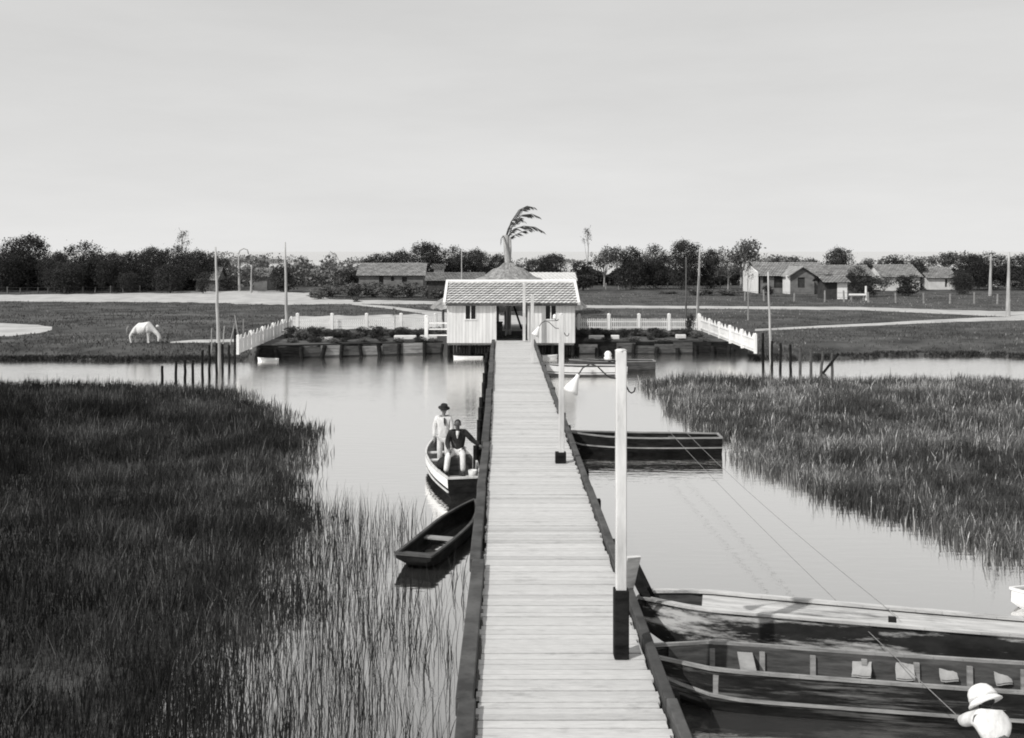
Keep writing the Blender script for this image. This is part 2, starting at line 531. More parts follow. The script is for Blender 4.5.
# ------------------------------------------------------------------ reeds and grass (nobody could count them)
def blades(name, x, y, z, h, wd, lean, tone, m, label, seg=3, wind=0.0, tip=1.0):
    n = len(x)
    yaw = rng.uniform(0, np.pi, n)
    la = rng.uniform(0, 2 * np.pi, n)
    lx = np.cos(la) * lean + wind; ly = np.sin(la) * lean
    bx = np.cos(yaw) * wd / 2; by = np.sin(yaw) * wd / 2
    V = np.zeros((n, seg + 1, 2, 3))
    kink = rng.normal(0, 0.12, (n, seg + 1, 2)) * wd[:, None, None] * 3
    for k in range(seg + 1):
        t = k / seg
        cx = x + lx * h * t ** 1.8 + kink[:, k, 0] * (k > 0); cy = y + ly * h * t ** 1.8 + kink[:, k, 1] * (k > 0)
        cz = z + h * t * np.sqrt(np.maximum(0.2, 1 - (lean * t) ** 2))
        s = (1 - 0.85 * t ** 1.5)
        V[:, k, 0] = np.stack([cx - bx * s, cy - by * s, cz], 1)
        V[:, k, 1] = np.stack([cx + bx * s, cy + by * s, cz], 1)
    base = np.arange(n)[:, None] * (2 * (seg + 1))
    fl = []
    for k in range(seg):
        q = 2 * k
        fl.append(np.stack([base[:, 0] + q, base[:, 0] + q + 1, base[:, 0] + q + 3, base[:, 0] + q + 2], 1))
    Fq = np.stack(fl, 1).reshape(-1, 4)
    tt = np.repeat(tone[:, None], seg, 1)
    tt[:, -1] *= np.where(rng.random(n) < 0.5, tip, 1.0)
    o = np_mesh(name, V.reshape(-1, 3), Fq, tt.ravel(), m)
    return tag(o, label, name.replace('_', ' '), kind='stuff')

def reed_tones(x, y):
    f = field(x, y, 2.6); g = field(x + 31, y - 17, 0.9)
    t = rng.uniform(0.5, 1.25, len(x)) * np.exp(0.5 * f + 0.3 * g)
    pale = rng.random(len(x)) < np.clip(0.10 + 0.18 * f + 0.2 * g, 0.015, 0.5)
    return np.where(pale, rng.uniform(2.6, 5.6, len(x)), t)

# left reed bed, dense
n = 430000
x = rng.uniform(-27, -2.4, n); y = rng.uniform(9.5, 46, n)
sd_ = poly_sd(x, y, REED_L) + 0.5 * field(x, y, 1.6)
keep = (rng.random(n) < sstep(-0.7, 1.3, sd_) * np.clip(1.15 - y / 70, 0.4, 1)) & (x > -0.62 * y - 1)
x, y, sd_ = x[keep], y[keep], sd_[keep]
h = rng.uniform(0.22, 0.5, len(x)) * (0.75 + 0.25 * sstep(0, 2, sd_)) * (1 + 0.2 * field(x, y, 3) + 0.3 * field(x + 9, y, 0.8)) * np.where(rng.random(len(x)) < 0.04, 1.5, 1)
blades('reeds', x, y, np.full(len(x), -0.05), h, rng.uniform(0.01, 0.022, len(x)) * (0.7 + y / 40), rng.uniform(0.03, 0.4, len(x)), reed_tones(x, y) * (0.38 + 0.6 * sstep(-0.55, -0.22, x / y + 0.12 * field(x, y, 4))), M_reed,  # tone darkens towards the left frame edge, lens vignetting painted into the reeds
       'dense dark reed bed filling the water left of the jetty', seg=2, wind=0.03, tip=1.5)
# sparse stems out to the jetty
n = 13000
x = rng.uniform(-5.5, -0.6, n); y = rng.uniform(9.5, 25.5, n)
dens = sstep(-0.6, -2.6, x) * 0.5 + 0.28
top = np.interp(x, [-5.5, -3.5, -1.6, -0.6], [25.4, 23.6, 22.6, 19.5])
dens *= 1 - sstep(top - 2.2, top, y)
dens *= np.clip(0.75 + 0.7 * field(x, y, 1.2), 0.05, 1.5)
can = (np.abs((x + 1.05) * 3.7 - (y - 20.3) * 1.1) < 2.6) & (y > 17.6)      # nothing grows under the canoe
keep = (rng.random(n) < dens) & ~can
x, y = x[keep], y[keep]
blades('reed_stems', x, y, np.full(len(x), -0.1), rng.uniform(0.3, 0.85, len(x)), rng.uniform(0.008, 0.016, len(x)), rng.uniform(0.03, 0.3, len(x)),
       rng.uniform(0.3, 0.8, len(x)), M_reed, 'thin scattered reed stems in open water beside the jetty', seg=4, wind=0.04)
# right reed bed
n = 380000
x = rng.uniform(5, 34, n); y = rng.uniform(13, 46.5, n)
sd_ = poly_sd(x, y, REED_R) + 0.35 * field(x, y, 1.4)
keep = (rng.random(n) < sstep(-0.25, 0.7, sd_) * np.clip(1.15 - y / 70, 0.4, 1)) & (x < 0.62 * y + 2)
x, y, sd_ = x[keep], y[keep], sd_[keep]
h = rng.uniform(0.22, 0.48, len(x)) * (1 + 0.25 * field(x, y, 2.4) + 0.3 * field(x + 5, y, 0.8)) * np.where(rng.random(len(x)) < 0.04, 1.4, 1)
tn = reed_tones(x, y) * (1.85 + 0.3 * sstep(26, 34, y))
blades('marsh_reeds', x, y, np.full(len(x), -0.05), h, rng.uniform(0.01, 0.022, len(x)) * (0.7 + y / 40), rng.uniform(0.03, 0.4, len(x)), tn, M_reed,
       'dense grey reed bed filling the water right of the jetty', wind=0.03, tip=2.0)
# meadow grass on both banks
n = 170000
x = rng.uniform(-60, 66, n); y = 53.4 + 75 * rng.random(n) ** 1.7
keep = (y > shore(x) + 0.15) & ~((np.abs(x) < 13.8) & (y < 66)) & ~in_path(x, y) & (np.abs(x) < 0.56 * y + 2)
keep &= rng.random(n) < np.clip(0.6 + 0.6 * field(x, y, 4), 0.1, 1)
x, y = x[keep], y[keep]
f = field(x, y * 0.6, 7)
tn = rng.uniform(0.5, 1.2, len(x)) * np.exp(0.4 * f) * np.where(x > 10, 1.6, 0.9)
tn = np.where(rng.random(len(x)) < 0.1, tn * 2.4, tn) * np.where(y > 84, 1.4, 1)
gz = ground_z(x, y)
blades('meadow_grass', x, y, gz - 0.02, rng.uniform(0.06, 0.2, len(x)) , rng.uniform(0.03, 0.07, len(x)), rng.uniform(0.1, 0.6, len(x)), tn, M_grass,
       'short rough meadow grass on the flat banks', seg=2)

# ragged weeds along the waterline
n = 26000
x = np.concatenate([rng.uniform(-46, -13.4, n), rng.uniform(13.4, 46, n), rng.uniform(-13.4, -3.4, n // 3), rng.uniform(4.6, 13.4, n // 3)])
y = shore(x) + np.where(np.abs(x) < 13.4, rng.uniform(-0.55, -0.12, len(x)), rng.uniform(-0.2, 0.8, len(x)))
keep = (rng.random(len(x)) < np.clip(0.55 + 0.8 * field(x, y, 1.3), 0.04, 1)) & (np.abs(x) < 0.56 * y + 1)
x, y = x[keep], y[keep]
blades('shore_weeds', x, y, np.maximum(ground_z(x, y), -0.15) - 0.03, rng.uniform(0.06, 0.22, len(x)), rng.uniform(0.04, 0.09, len(x)), rng.uniform(0.1, 0.8, len(x)), rng.uniform(0.3, 0.9, len(x)), M_grass,
       'ragged dark weeds along the edge of both banks', seg=2)

# ------------------------------------------------------------------ jetty
DZ = 0.9
XL, XR = -0.2545, 1.77
jy0, jy1 = 6.0, 55.9
jet = thing('jetty', 'long pale plank jetty running straight out to the boathouse', 'jetty', (0.75, jy0, 0))
m = MB()
y = jy0
while y < jy1:
    pw = random.uniform(0.12, 0.18)
    t = random.choice([1, 1, 1.03, 0.97, 1.02, 0.95, 0.86, 0.98]) * random.uniform(0.95, 1.04)
    dz = random.uniform(-0.006, 0.006); e0 = random.uniform(-0.02, 0.03); e1 = random.uniform(-0.025, 0.025)
    sk = random.uniform(-0.006, 0.006)
    a, b = XL + e0, XR + e1
    y2 = y + pw - random.uniform(0.008, 0.02)
    z0, z1 = DZ - 0.05 + dz, DZ + dz
    tl = random.uniform(-0.006, 0.006)
    m.hexa([(a, y, z0), (b, y + sk, z0), (b, y2 + sk, z0), (a, y2, z0), (a, y, z1), (b, y + sk, z1 + tl), (b, y2 + sk, z1 + tl), (a, y2, z1)], t)
    y += pw
m.build('deck', M_deck, jet, world=True)
def kerb(x0, x1, wob):
    m = MB(); y = jy0
    n = 11
    ys = np.linspace(jy0, jy1 - 0.6, n)
    for i in range(n - 1):
        o0, o1 = random.uniform(-wob, wob), random.uniform(-wob, wob)
        xa, xb = (x0 + x1) / 2 + o0, (x0 + x1) / 2 + o1
        zt = random.uniform(-0.01, 0.012)
        m.bar((xa, ys[i] + 0.006, DZ + 0.0 + zt), (xb, ys[i + 1] - 0.006, DZ + 0.0 + zt), abs(x1 - x0) * random.uniform(0.92, 1.05), 0.22, random.uniform(0.75, 1.2))
    return m
kerb(XL - 0.21, XL - 0.02, 0.03).build('edge_beam', M_darkgrey, jet, world=True, bevel=0.012)
kerb(XR + 0.035, XR + 0.16, 0.012).build('edge_beam', M_darkgrey, jet, world=True, bevel=0.012)
for yc in (8.5, 11.6, 14.6, 17.7, 20.6, 23.4, 25.9, 29.3, 31.6, 34.1, 37.6, 40.9, 45, 49, 53):
    m = MB()
    m.bar((XL - (random.uniform(0.36, 0.46) if yc > 24 else 0.12), yc, DZ - 0.2), (XR + 0.3, yc, DZ - 0.2), 0.2, 0.16)
    m.build('cross_beam', M_dark, jet, world=True)
    for xx in (XL + 0.12, XR - 0.1):
        m = MB()
        m.tube([(xx, yc + 0.14, -0.9), (xx, yc + 0.14, DZ - 0.07)], 0.1, 9)
        m.build('pile', M_dark, jet, world=True)
for yc in (25.9, 29.3, 31.6, 34.1, 37.6, 40.9, 45, 49):
    m = MB()
    hh = DZ + random.uniform(-0.02, 0.1)
    m.tube([(XL - 0.36, yc - 0.16, -0.9), (XL - 0.36 + random.uniform(-0.03, 0.03), yc - 0.16, hh)], [0.085, 0.075], 9)
    m.build('mooring_pile', M_dark, jet, world=True)

# ------------------------------------------------------------------ lamp posts along the jetty
def lamp_post(label, x, y, top, w_, sleeve, lamp, group='white posts along the jetty'):
    t = thing('lamp_post' if lamp else 'white_post', label, 'lamp post' if lamp else 'post', (x, y, DZ), 0, group)
    h = top - DZ
    m = MB(); m.box((0, 0, h / 2 + 0.02), (w_, w_, h - 0.04)); m.lathe((0, 0, h), [(w_ * 0.7, 0.0), (w_ * 0.45, 0.025)], 4)
    m.build('pole', M_white_old, t, bevel=0.01)
    if sleeve:
        m = MB(); m.box((-0.02 if sleeve < 0.5 else 0, -0.005, sleeve / 2), (w_ + 0.05 + (0.08 if sleeve < 0.5 else 0), w_ + 0.05, sleeve))
        m.build('base_sleeve', M_dark, t, bevel=0.01)
    if lamp:
        s = 1.0
        c = h - 0.34
        pts = [(-w_ / 2 + 0.01, 0, c), (-0.14, 0, c + 0.01), (-0.21, 0, c + 0.07), (-0.29, 0, c + 0.15), (-0.38, 0, c + 0.18), (-0.47, 0, c + 0.13), (-0.53, 0, c + 0.04)]
        m = MB(); m.tube(pts, 0.009, 7); m.build('gooseneck_arm', M_iron, t, smooth=True)
        m = MB(); m.lathe((-0.525, 0, c + 0.05), [(0.022, 0), (0.028, 0.05), (0.04, 0.08), (0.085, 0.19), (0.10, 0.24), (0.094, 0.236), (0.03, 0.08)], 18, (-0.42, 0, -0.9))
        sh = m.build('lamp_shade', M_enamel, t, smooth=True)
        m = MB(); m.ball((-0.595, 0, c - 0.1), 0.04); m.build('bulb', M_enamel, sh, smooth=True)
        m = MB(); m.tube([(-w_ / 2, 0, h - 0.12), (-0.1, 0, h - 0.15), (-0.15, 0, h - 0.13), (-0.16, 0, h - 0.07)], 0.01, 6); m.build('insulator_pin', M_iron, t, smooth=True)
        m = MB(); m.lathe((-0.16, 0, h - 0.11), [(0.045, 0), (0.05, 0.03), (0.038, 0.045), (0.046, 0.07), (0.03, 0.1), (0.01, 0.11)], 12); m.build('insulator', M_enamel, t, smooth=True)
        m = MB(); m.tube([(w_ / 2 - 0.01, 0, h - 0.42), (0.1, 0, h - 0.5), (0.13, 0, h - 0.52), (0.165, 0, h - 0.5), (0.175, 0, h - 0.45)], 0.01, 6); m.build('wire_hook', M_iron, t, smooth=True)
    return t
lamp_post('tall white lamp post with dark base nearest on the right of the jetty', 1.49, 12.32, 4.67, 0.13, 0.84, True)
lamp_post('second white lamp post on the jetty, beside the dark moored boat', 1.45, 23.6, 4.41, 0.125, 0.26, True)
lamp_post('plain white post at the jetty edge before the boathouse doorway', 1.44, 44.5, 3.95, 0.14, 0, False)
lamp_post('plain white post standing at the right jamb of the boathouse doorway', 1.33, 55.0, 4.1, 0.15, 0, False)

# short plank, block and pole beside the near lamp post
o = MB(); o.bar(P(616, 600, 0.9) + Vector((0.16, 0.2, 0.02)), P(634, 560, Y=14.2) + Vector((0, 0, 0.05)), 0.2, 0.04)
tag(o.build('plank', M_palewood), 'short pale plank bridging the jetty edge and the far rough boat', 'plank')
o = MB(); o.tube([P(457.5, 738, 0.3) + Vector((0, -1.2, 0.1)), P(459, 700, 0.32), P(463, 655, 0.3)], 0.012, 7)
tag(o.build('punt_pole', M_white), 'thin white pole lying along the left side of the jetty', 'pole')

# ------------------------------------------------------------------ boats
def boat(name, label, loc, rz, Lg, beam, sheer, mats, group=None, keel=-0.12, transom=True, bow_rise=0.15, stern_rise=0.0, fullness=0.55,
         thwarts=(0.3, 0.6), ribs=0, strake=False, rubs=(), floor=True, deck=None, stern_w=0.75, th=0.03, punt=False, wfun=None, gun=0.045, cat='boat'):
    """plank boat, stern at local x=0, bow at x=Lg"""
    t = thing(name, label, cat, loc, rz, group)
    hullm, gunm, inm, seatm = mats
    N = 26
    us = np.linspace(-1, 1, 13)
    def wd(s):
        if wfun: return wfun(s)
        a = stern_w + (1 - stern_w) * math.sin(min(1, s / 0.45) * math.pi / 2)
        b = 1.0 if s < fullness else math.cos((s - fullness) / (1 - fullness) * math.pi / 2) ** 0.75
        return max(0.035, a * b)
    def sh(s): return sheer + bow_rise * max(0, (s - 0.45) / 0.55) ** 2 + stern_rise * max(0, (0.3 - s) / 0.3) ** 2
    def kl(s): return keel + (sh(s) - keel) * (0.5 * max(0, (s - 0.86) / 0.14) ** 2 + (0.68 * max(0, (0.16 - s) / 0.16) ** 1.3 if punt else 0))
    def pt(s, u, off=0.0):
        hw = wd(s) * beam / 2 - off
        hw = max(hw, 0.008)
        z0, z1 = kl(s) + max(off, 0), sh(s)
        yy = hw * math.copysign(min(1, abs(u) * 1.55) ** 0.9 * (0.82 + 0.18 * abs(u)), u)
        zz = z0 + (z1 - z0) * (max(0, abs(u) - 0.35) / 0.65) ** 1.25
        return Vector((s * Lg, yy, zz))
    m = MB()
    vs = []
    for i in range(N + 1):
        s = i / N
        for u in us: vs.append(pt(s, u))
    k = len(us)
    fs = [(i * k + j, i * k + j + 1, (i + 1) * k + j + 1, (i + 1) * k + j) for i in range(N) for j in range(k - 1)]
    fs.append(tuple(range(k)))
    m.add(vs, fs)
    hull = m.build('hull', hullm, t, smooth=False)
    m = MB(); vs = []
    for i in range(N + 1):
        s = 0.012 + i / N * 0.965
        for u in us: vs.append(pt(s, u, th))
    m.add(vs, [(i * k + j + 1, i * k + j, (i + 1) * k + j, (i + 1) * k + j + 1) for i in range(N) for j in range(k - 1)] + [tuple(range(k - 1, -1, -1))])
    m.build('inner_planking', inm, hull)
    m = MB()
    for sgn in (-1, 1):
        pts = [pt(i / N, sgn, th * 0.4) + Vector((0, 0, 0.012)) for i in range(N + 1)]
        for a, b in zip(pts[:-1], pts[1:]): m.bar(a, b + (b - a) * 0.02, gun, 0.04)
    a = pt(0, -1); b = pt(0, 1)
    if transom: m.bar(a + Vector((0.02, 0, 0.012)), b + Vector((0.02, 0, 0.012)), gun + 0.02, 0.045)
    m.build('gunwale', gunm, t)
    if strake:
        m = MB()
        for sgn in (-1, 1):
            r0 = [pt(i / N, sgn * 0.995) + Vector((0, sgn * 0.014, -0.005)) for i in range(N + 1)]
            r1 = [pt(i / N, sgn * strake) + Vector((0, sgn * 0.014, 0)) for i in range(N + 1)]
            q = r0 + r1
            m.add(q, [((i, i + 1, N + 2 + i, N + 1 + i) if sgn < 0 else (i + 1, i, N + 1 + i, N + 2 + i)) for i in range(N)])
        m.build('painted_strake', M_white, hull)
    for ru in rubs:
        for sgn in (-1, 1):
            m = MB()
            pts = [pt(i / N, sgn * ru) + Vector((0, sgn * 0.012, 0)) for i in range(N + 1)]
            for a, b in zip(pts[:-1], pts[1:]): m.bar(a, b, 0.035, 0.035)
            m.build('rubbing_strake', gunm, hull)
    for s in thwarts:
        p = pt(s, 1, th); m = MB()
        m.box((s * Lg, 0, p.z - 0.1), (0.2, p.y * 2 - 0.02, 0.03)); m.build('thwart', seatm, t)
    if floor:
        m = MB(); vs = []
        rows = [i / 20 for i in range(1, 19)]
        for s in rows:
            hw = wd(s) * beam / 2 * 0.6
            z = kl(s) + 0.09
            vs += [(s * Lg, -hw, z), (s * Lg, hw, z)]
        m.add(vs, [(2 * i, 2 * i + 2, 2 * i + 3, 2 * i + 1) for i in range(len(rows) - 1)])
        m.build('floor_boards', inm, t)
    if ribs:
        for i in range(ribs):
            s = 0.05 + 0.9 * (i + 0.5) / ribs
            for sgn in (-1, 1):
                m = MB()
                ps = [pt(s, sgn * u, th + 0.012) for u in (0.45, 0.7, 0.95)]
                for a, b in zip(ps[:-1], ps[1:]): m.bar(a, b, 0.07, 0.05)
                m.build('rib', gunm, t)
    if deck:
        s0, s1, dm = deck; m = MB(); vs = []
        for i in range(13):
            s = s0 + (s1 - s0) * i / 12
            a = pt(s, -1, th); b = pt(s, 1, th)
            vs += [(a.x, a.y, a.z - 0.035), (b.x, b.y, b.z - 0.035)]
        m.add(vs, [(2 * i, 2 * i + 2, 2 * i + 3, 2 * i + 1) for i in range(12)])
        m.build('foredeck', dm, t)
    t['pt'] = 0
    del t['pt']
    return t, pt

BG = 'boats moored along the jetty'
WW = (M_dark, M_midwood, M_darkgrey, M_midwood)
# near open boat with ribs and pale cloths, lower right
bB, ptB = boat('plank_canoe', 'long narrow open plank boat with exposed ribs, nearest at lower right', (11.4, 11.78, 0), math.pi - R(9), 9.5, 0.95, 0.54,
               (M_worndark, M_midwood, M_darkgrey, M_midwood), BG, bow_rise=0.05, ribs=13, rubs=(0.72,), thwarts=(0.12, 0.87), wfun=lambda s: max(0.05, min(1, 0.45 + s * 3, 0.4 + (1 - s) * 7)))
# rough broad boat behind it
bA, ptA = boat('plank_barge', 'rough broad boat with peeling paint and pale decking, second from lower right', (11.2, 12.95, 0), math.pi - R(13), 9.35, 0.8, 0.68,
               (M_peel, M_worn, M_darkgrey, M_midwood), BG, bow_rise=0.05, thwarts=(), deck=(0.03, 0.9, M_worn), gun=0.09,
               wfun=lambda s: max(0.06, min(0.72 + 0.33 * s, 0.35 + (1 - s) * 7)), floor=False)
m = MB()
for dy in (-0.12, 0.14):
    m.bar((9.1, dy, 0.5), (9.42, dy * 1.25, 1.12), 0.05, 0.13, up=(1, 0, 0))
m.build('stem_post', M_dark, bA)
for s in (0.42, 0.62, 0.25):
    p = ptA(s, 1, 0.08); m = MB(); m.box((p.x, p.y - 0.03, p.z + 0.04), (0.1, 0.07, 0.1)); m.build('thole_block', M_dark, bA)
# pale folded cloths lying in the near boat
ax = Matrix.Rotation(math.pi - R(9), 3, 'Z')
cl = [(862, 665), (905, 668), (948, 669), (1002, 672)]
for i, (px, py) in enumerate(cl):
    p = P(px, py, 0.42)
    bm_ = MB(); vs = []; nn = 5
    s_ = 0.28
    for a in range(nn):
        for b in range(nn):
            u, v = a / (nn - 1) - 0.5, b / (nn - 1) - 0.5
            vs.append((u * s_ * 0.85 + v * 0.06 + 0.006 * math.sin(b * 2 + i), v * s_ * 0.7 + 0.008 * math.cos(a * 2.2 + i), 0.008 * math.sin(a * 1.7 + b + i) + v * 0.2))
    bm_.add(vs, [(a * nn + b, (a + 1) * nn + b, (a + 1) * nn + b + 1, a * nn + b + 1) for a in range(nn - 1) for b in range(nn - 1)])
    bm_.add([(x_, y_, z_ - 0.025) for x_, y_, z_ in vs], [(a * nn + b, a * nn + b + 1, (a + 1) * nn + b + 1, (a + 1) * nn + b) for a in range(nn - 1) for b in range(nn - 1)])
    o = bm_.build('folded_cloth', M_cloth_g, smooth=True); o.location = p; o.rotation_euler = (0, 0, -R(9) + 0.1 * i)
    tag(o, ('first', 'second', 'third', 'fourth')[i] + ' pale cloth from the bow lying inside the ribbed open boat', 'cloth', 'pale cloths in the near boat')
o = MB(); q = P(963, 668, 0.42); o.ball(q, (0.06, 0.05, 0.05)); o.ball(q + Vector((0.05, 0, -0.02)), (0.05, 0.04, 0.035))
tag(o.build('white_bundle', M_cloth_w, smooth=True), 'small round white bundle between two cloths in the ribbed boat', 'bundle')

# dark boat right of the jetty, mid distance
bC, ptC = boat('dark_boat', 'long dark boat lying across the water between jetty and right reeds', (6.45, 29.3, 0), math.pi - R(1.5), 4.55, 0.95, 0.48,
               (M_dark, M_midwood, M_dark, M_darkgrey), BG, bow_rise=0.12, rubs=(0.75,), thwarts=(0.3, 0.65))
# pale planked boats behind it
boat('planked_canoe', 'pale planked boat with white gunwales beyond the second lamp post', (6.0, 47.6, 0), math.pi, 4.3, 1.2, 0.4, (M_midwood, M_white, M_darkgrey, M_palewood), BG, bow_rise=0.12, strake=0.78, rubs=(0.7,))
boat('grey_canoe', 'grey square ended boat beside the far tip of the right reeds', (7.6, 49.2, 0), math.pi, 4.2, 1.0, 0.5, (M_darkgrey, M_midwood, M_dark, M_midwood), BG, bow_rise=0.05, thwarts=(0.4,))
# white skiffs by the boathouse
boat('white_skiff', 'white skiff with its bow under the left half of the boathouse', (-0.95, 55.0, 0), math.pi, 1.6, 0.45, 0.06, (M_white, M_white, M_palewood, M_palewood), BG, bow_rise=0.06, keel=-0.1, thwarts=(0.4,))
boat('white_skiff', 'white skiff with its bow under the right half of the boathouse', (1.85, 54.9, 0), 0, 1.3, 0.5, 0.13, (M_white, M_white, M_palewood, M_palewood), BG, bow_rise=0.06, keel=-0.1, thwarts=(0.4,))
boat('white_skiff', 'small white skiff drawn up below the left picket fence', (-11.9, 53.5, 0.0), R(172), 1.1, 0.45, 0.11, (M_white, M_white, M_palewood, M_palewood), None, bow_rise=0.06, keel=-0.1, thwarts=(0.4,))
boat('white_rowing_boat', 'white boat bow entering at the right edge above the rough boats', (12.2, 16.3, 0), math.pi - R(4), 3.75, 1.0, 0.2, (M_white, M_white, M_palewood, M_palewood), None, bow_rise=0.1, keel=-0.1, thwarts=(0.4,))
# dark canoe left of the jetty
a_ = Vector((-1.60, 18.45, 0)); b_ = Vector((-0.56, 22.2, 0)); d_ = b_ - a_
bF, ptF = boat('dark_canoe', 'empty black canoe with blunt end lying among reed stems', (a_.x, a_.y, 0), math.atan2(d_.y, d_.x), d_.length, 0.78, 0.25,
               (M_dark, M_darkgrey, M_dark, M_midwood), BG, bow_rise=0.12, stern_rise=0.03, stern_w=0.92, punt=True, thwarts=(0.42,), deck=(0.005, 0.1, M_darkgrey), gun=0.06)
# rowing boat with the two men
a_ = Vector((-0.86, 23.75, 0)); b_ = Vector((-1.72, 28.5, 0)); d_ = b_ - a_
bE, ptE = boat('rowing_boat', 'dark rowing boat with white upper strake carrying two men', (a_.x, a_.y, 0), math.atan2(d_.y, d_.x), d_.length, 1.22, 0.5,
               (M_dark, M_white_old, M_midwood, M_white_old), BG, bow_rise=0.16, strake=0.8, rubs=(0.72,), thwarts=(0.55, 0.72), stern_w=0.62, deck=(0.9, 0.985, M_dark))
m = MB(); m.box((0.95, 0, 0.62), (0.3, 0.66, 0.46)); m.build('stern_locker', M_darkgrey, bE, bevel=0.01)
m = MB(); m.box((0.42, 0, 0.36), (0.7, 0.66, 0.04)); m.build('stern_platform', M_midwood, bE)
# basket on the stern
o = MB(); pB = Vector((-0.66, 24.2, 0.38))
o.lathe(pB, [(0.07, 0), (0.1, 0.1), (0.11, 0.22), (0.1, 0.22), (0.06, 0.03)], 14)
tag(o.build('bucket', M_cloth_w, smooth=True), 'small white bucket at the stern by the seated man', 'bucket')

# mooring lines between the boats
def rope(label, a, b, sag, r=0.0055):
    pts = []
    for i in range(21):
        t = i / 20
        p = a.lerp(b, t); p.z -= sag * 4 * t * (1 - t)
        pts.append(p)
    o = MB(); o.tube(pts, r, 5)
    tag(o.build('mooring_line', M_rope, smooth=True), label, 'rope', 'lines across the right water')
rope('taut line from the dark boat to the rough broad boat', P(684, 430, Y=28.9), P(898, 617, Y=14.1), 0.12)
rope('taut line from the dark boat past the ribbed boat to the helmeted man', P(668, 430, Y=28.9), Vector((5.2, 11.22, 0.62)), 0.1)

# ------------------------------------------------------------------ people
def skin(name, J, E, m, parent, sub=2, extra=None):
    """one continuous skinned surface grown from joints {name: (pos, radius)}"""
    keys = list(J)
    me = bpy.data.meshes.new(name)
    me.from_pydata([J[k][0] for k in keys], [(keys.index(a), keys.index(b)) for a, b in E], [])
    o = bpy.data.objects.new(name, me)
    C.objects.link(o)
    sk = o.modifiers.new('skin', 'SKIN')
    sk.use_smooth_shade = True
    for i, k in enumerate(keys):
        r = J[k][1]
        o.data.skin_vertices[0].data[i].radius = (r, r) if not isinstance(r, tuple) else r
        o.data.skin_vertices[0].data[i].use_root = (i == 0)
    ss = o.modifiers.new('sub', 'SUBSURF'); ss.levels = sub; ss.render_levels = sub
    bpy.context.view_layer.update()
    dg = bpy.context.evaluated_depsgraph_get()
    me2 = bpy.data.meshes.new_from_object(o.evaluated_get(dg))
    bpy.data.objects.remove(o)
    if extra:
        bm = bmesh.new(); bm.from_mesh(me2)
        base = len(bm.verts)
        vs = [bm.verts.new(v) for v in extra.v]
        for f in extra.f:
            try:
                nf = bm.faces.new([vs[i] for i in f]); nf.smooth = True
            except ValueError:
                pass
        bm.to_mesh(me2); bm.free()
    me2.materials.clear(); me2.materials.append(m)
    me2.name = name
    o2 = bpy.data.objects.new(name, me2)
    C.objects.link(o2)
    o2.parent = parent
    return o2

def hand(m, wr, d, side, curl=0.5):
    """palm, four bent fingers and a thumb from the wrist along d"""
    d = Vector(d).normalized(); s = Vector(side).normalized(); nrm = d.cross(s).normalized()
    wr = Vector(wr)
    m.tube([wr - d * 0.02, wr + d * 0.03, wr + d * 0.09], [0.026, 0.036, 0.034], 8)
    for k, ln in zip((-1.5, -0.5, 0.5, 1.5), (0.068, 0.08, 0.075, 0.058)):
        p0 = wr + d * 0.085 + s * k * 0.019
        p1 = p0 + (d + nrm * curl * 0.5).normalized() * ln * 0.5
        p2 = p1 + (d + nrm * curl * 1.6).normalized() * ln * 0.5
        m.tube([p0 - d * 0.02, p0, p1, p2], [0.009, 0.0095, 0.009, 0.006], 6)
    p0 = wr + d * 0.035 - s * 0.034
    m.tube([p0, p0 + (d * 0.6 - s * 0.8) * 0.03, p0 + (d * 0.9 - s * 0.5 + nrm * curl * 0.5) * 0.06], [0.012, 0.011, 0.007], 6)

def head(m, c, fwd, up=(0, 0, 1), s=1.0):
    """skull with jaw, brow, eyes, nose, mouth and ears"""
    f = Vector(fwd).normalized(); u = Vector(up); r = f.cross(u).normalized(); u = r.cross(f)
    M = Matrix((r, f, u)).transposed()
    c = Vector(c)
    def put(b, off, rad, n=12):
        k = len(b.v)
        b.ball((0, 0, 0), rad, n)
        for i in range(k, len(b.v)):
            b.v[i] = tuple(c + M @ (Vector(b.v[i]) * s + Vector(off) * s))
    put(m, (0, -0.005, 0.03), (0.076, 0.094, 0.09), 16)
    put(m, (0, 0.018, -0.045), (0.056, 0.068, 0.072), 14)
    put(m, (0, 0.094, -0.012), (0.014, 0.022, 0.026))
    put(m, (0, 0.082, 0.022), (0.055, 0.014, 0.01))
    put(m, (0, 0.084, -0.058), (0.026, 0.01, 0.009))
    for sx in (-1, 1):
        put(m, (sx * 0.03, 0.079, 0.006), (0.013, 0.008, 0.007))
        put(m, (sx * 0.078, -0.005, 0.0), (0.012, 0.022, 0.032))

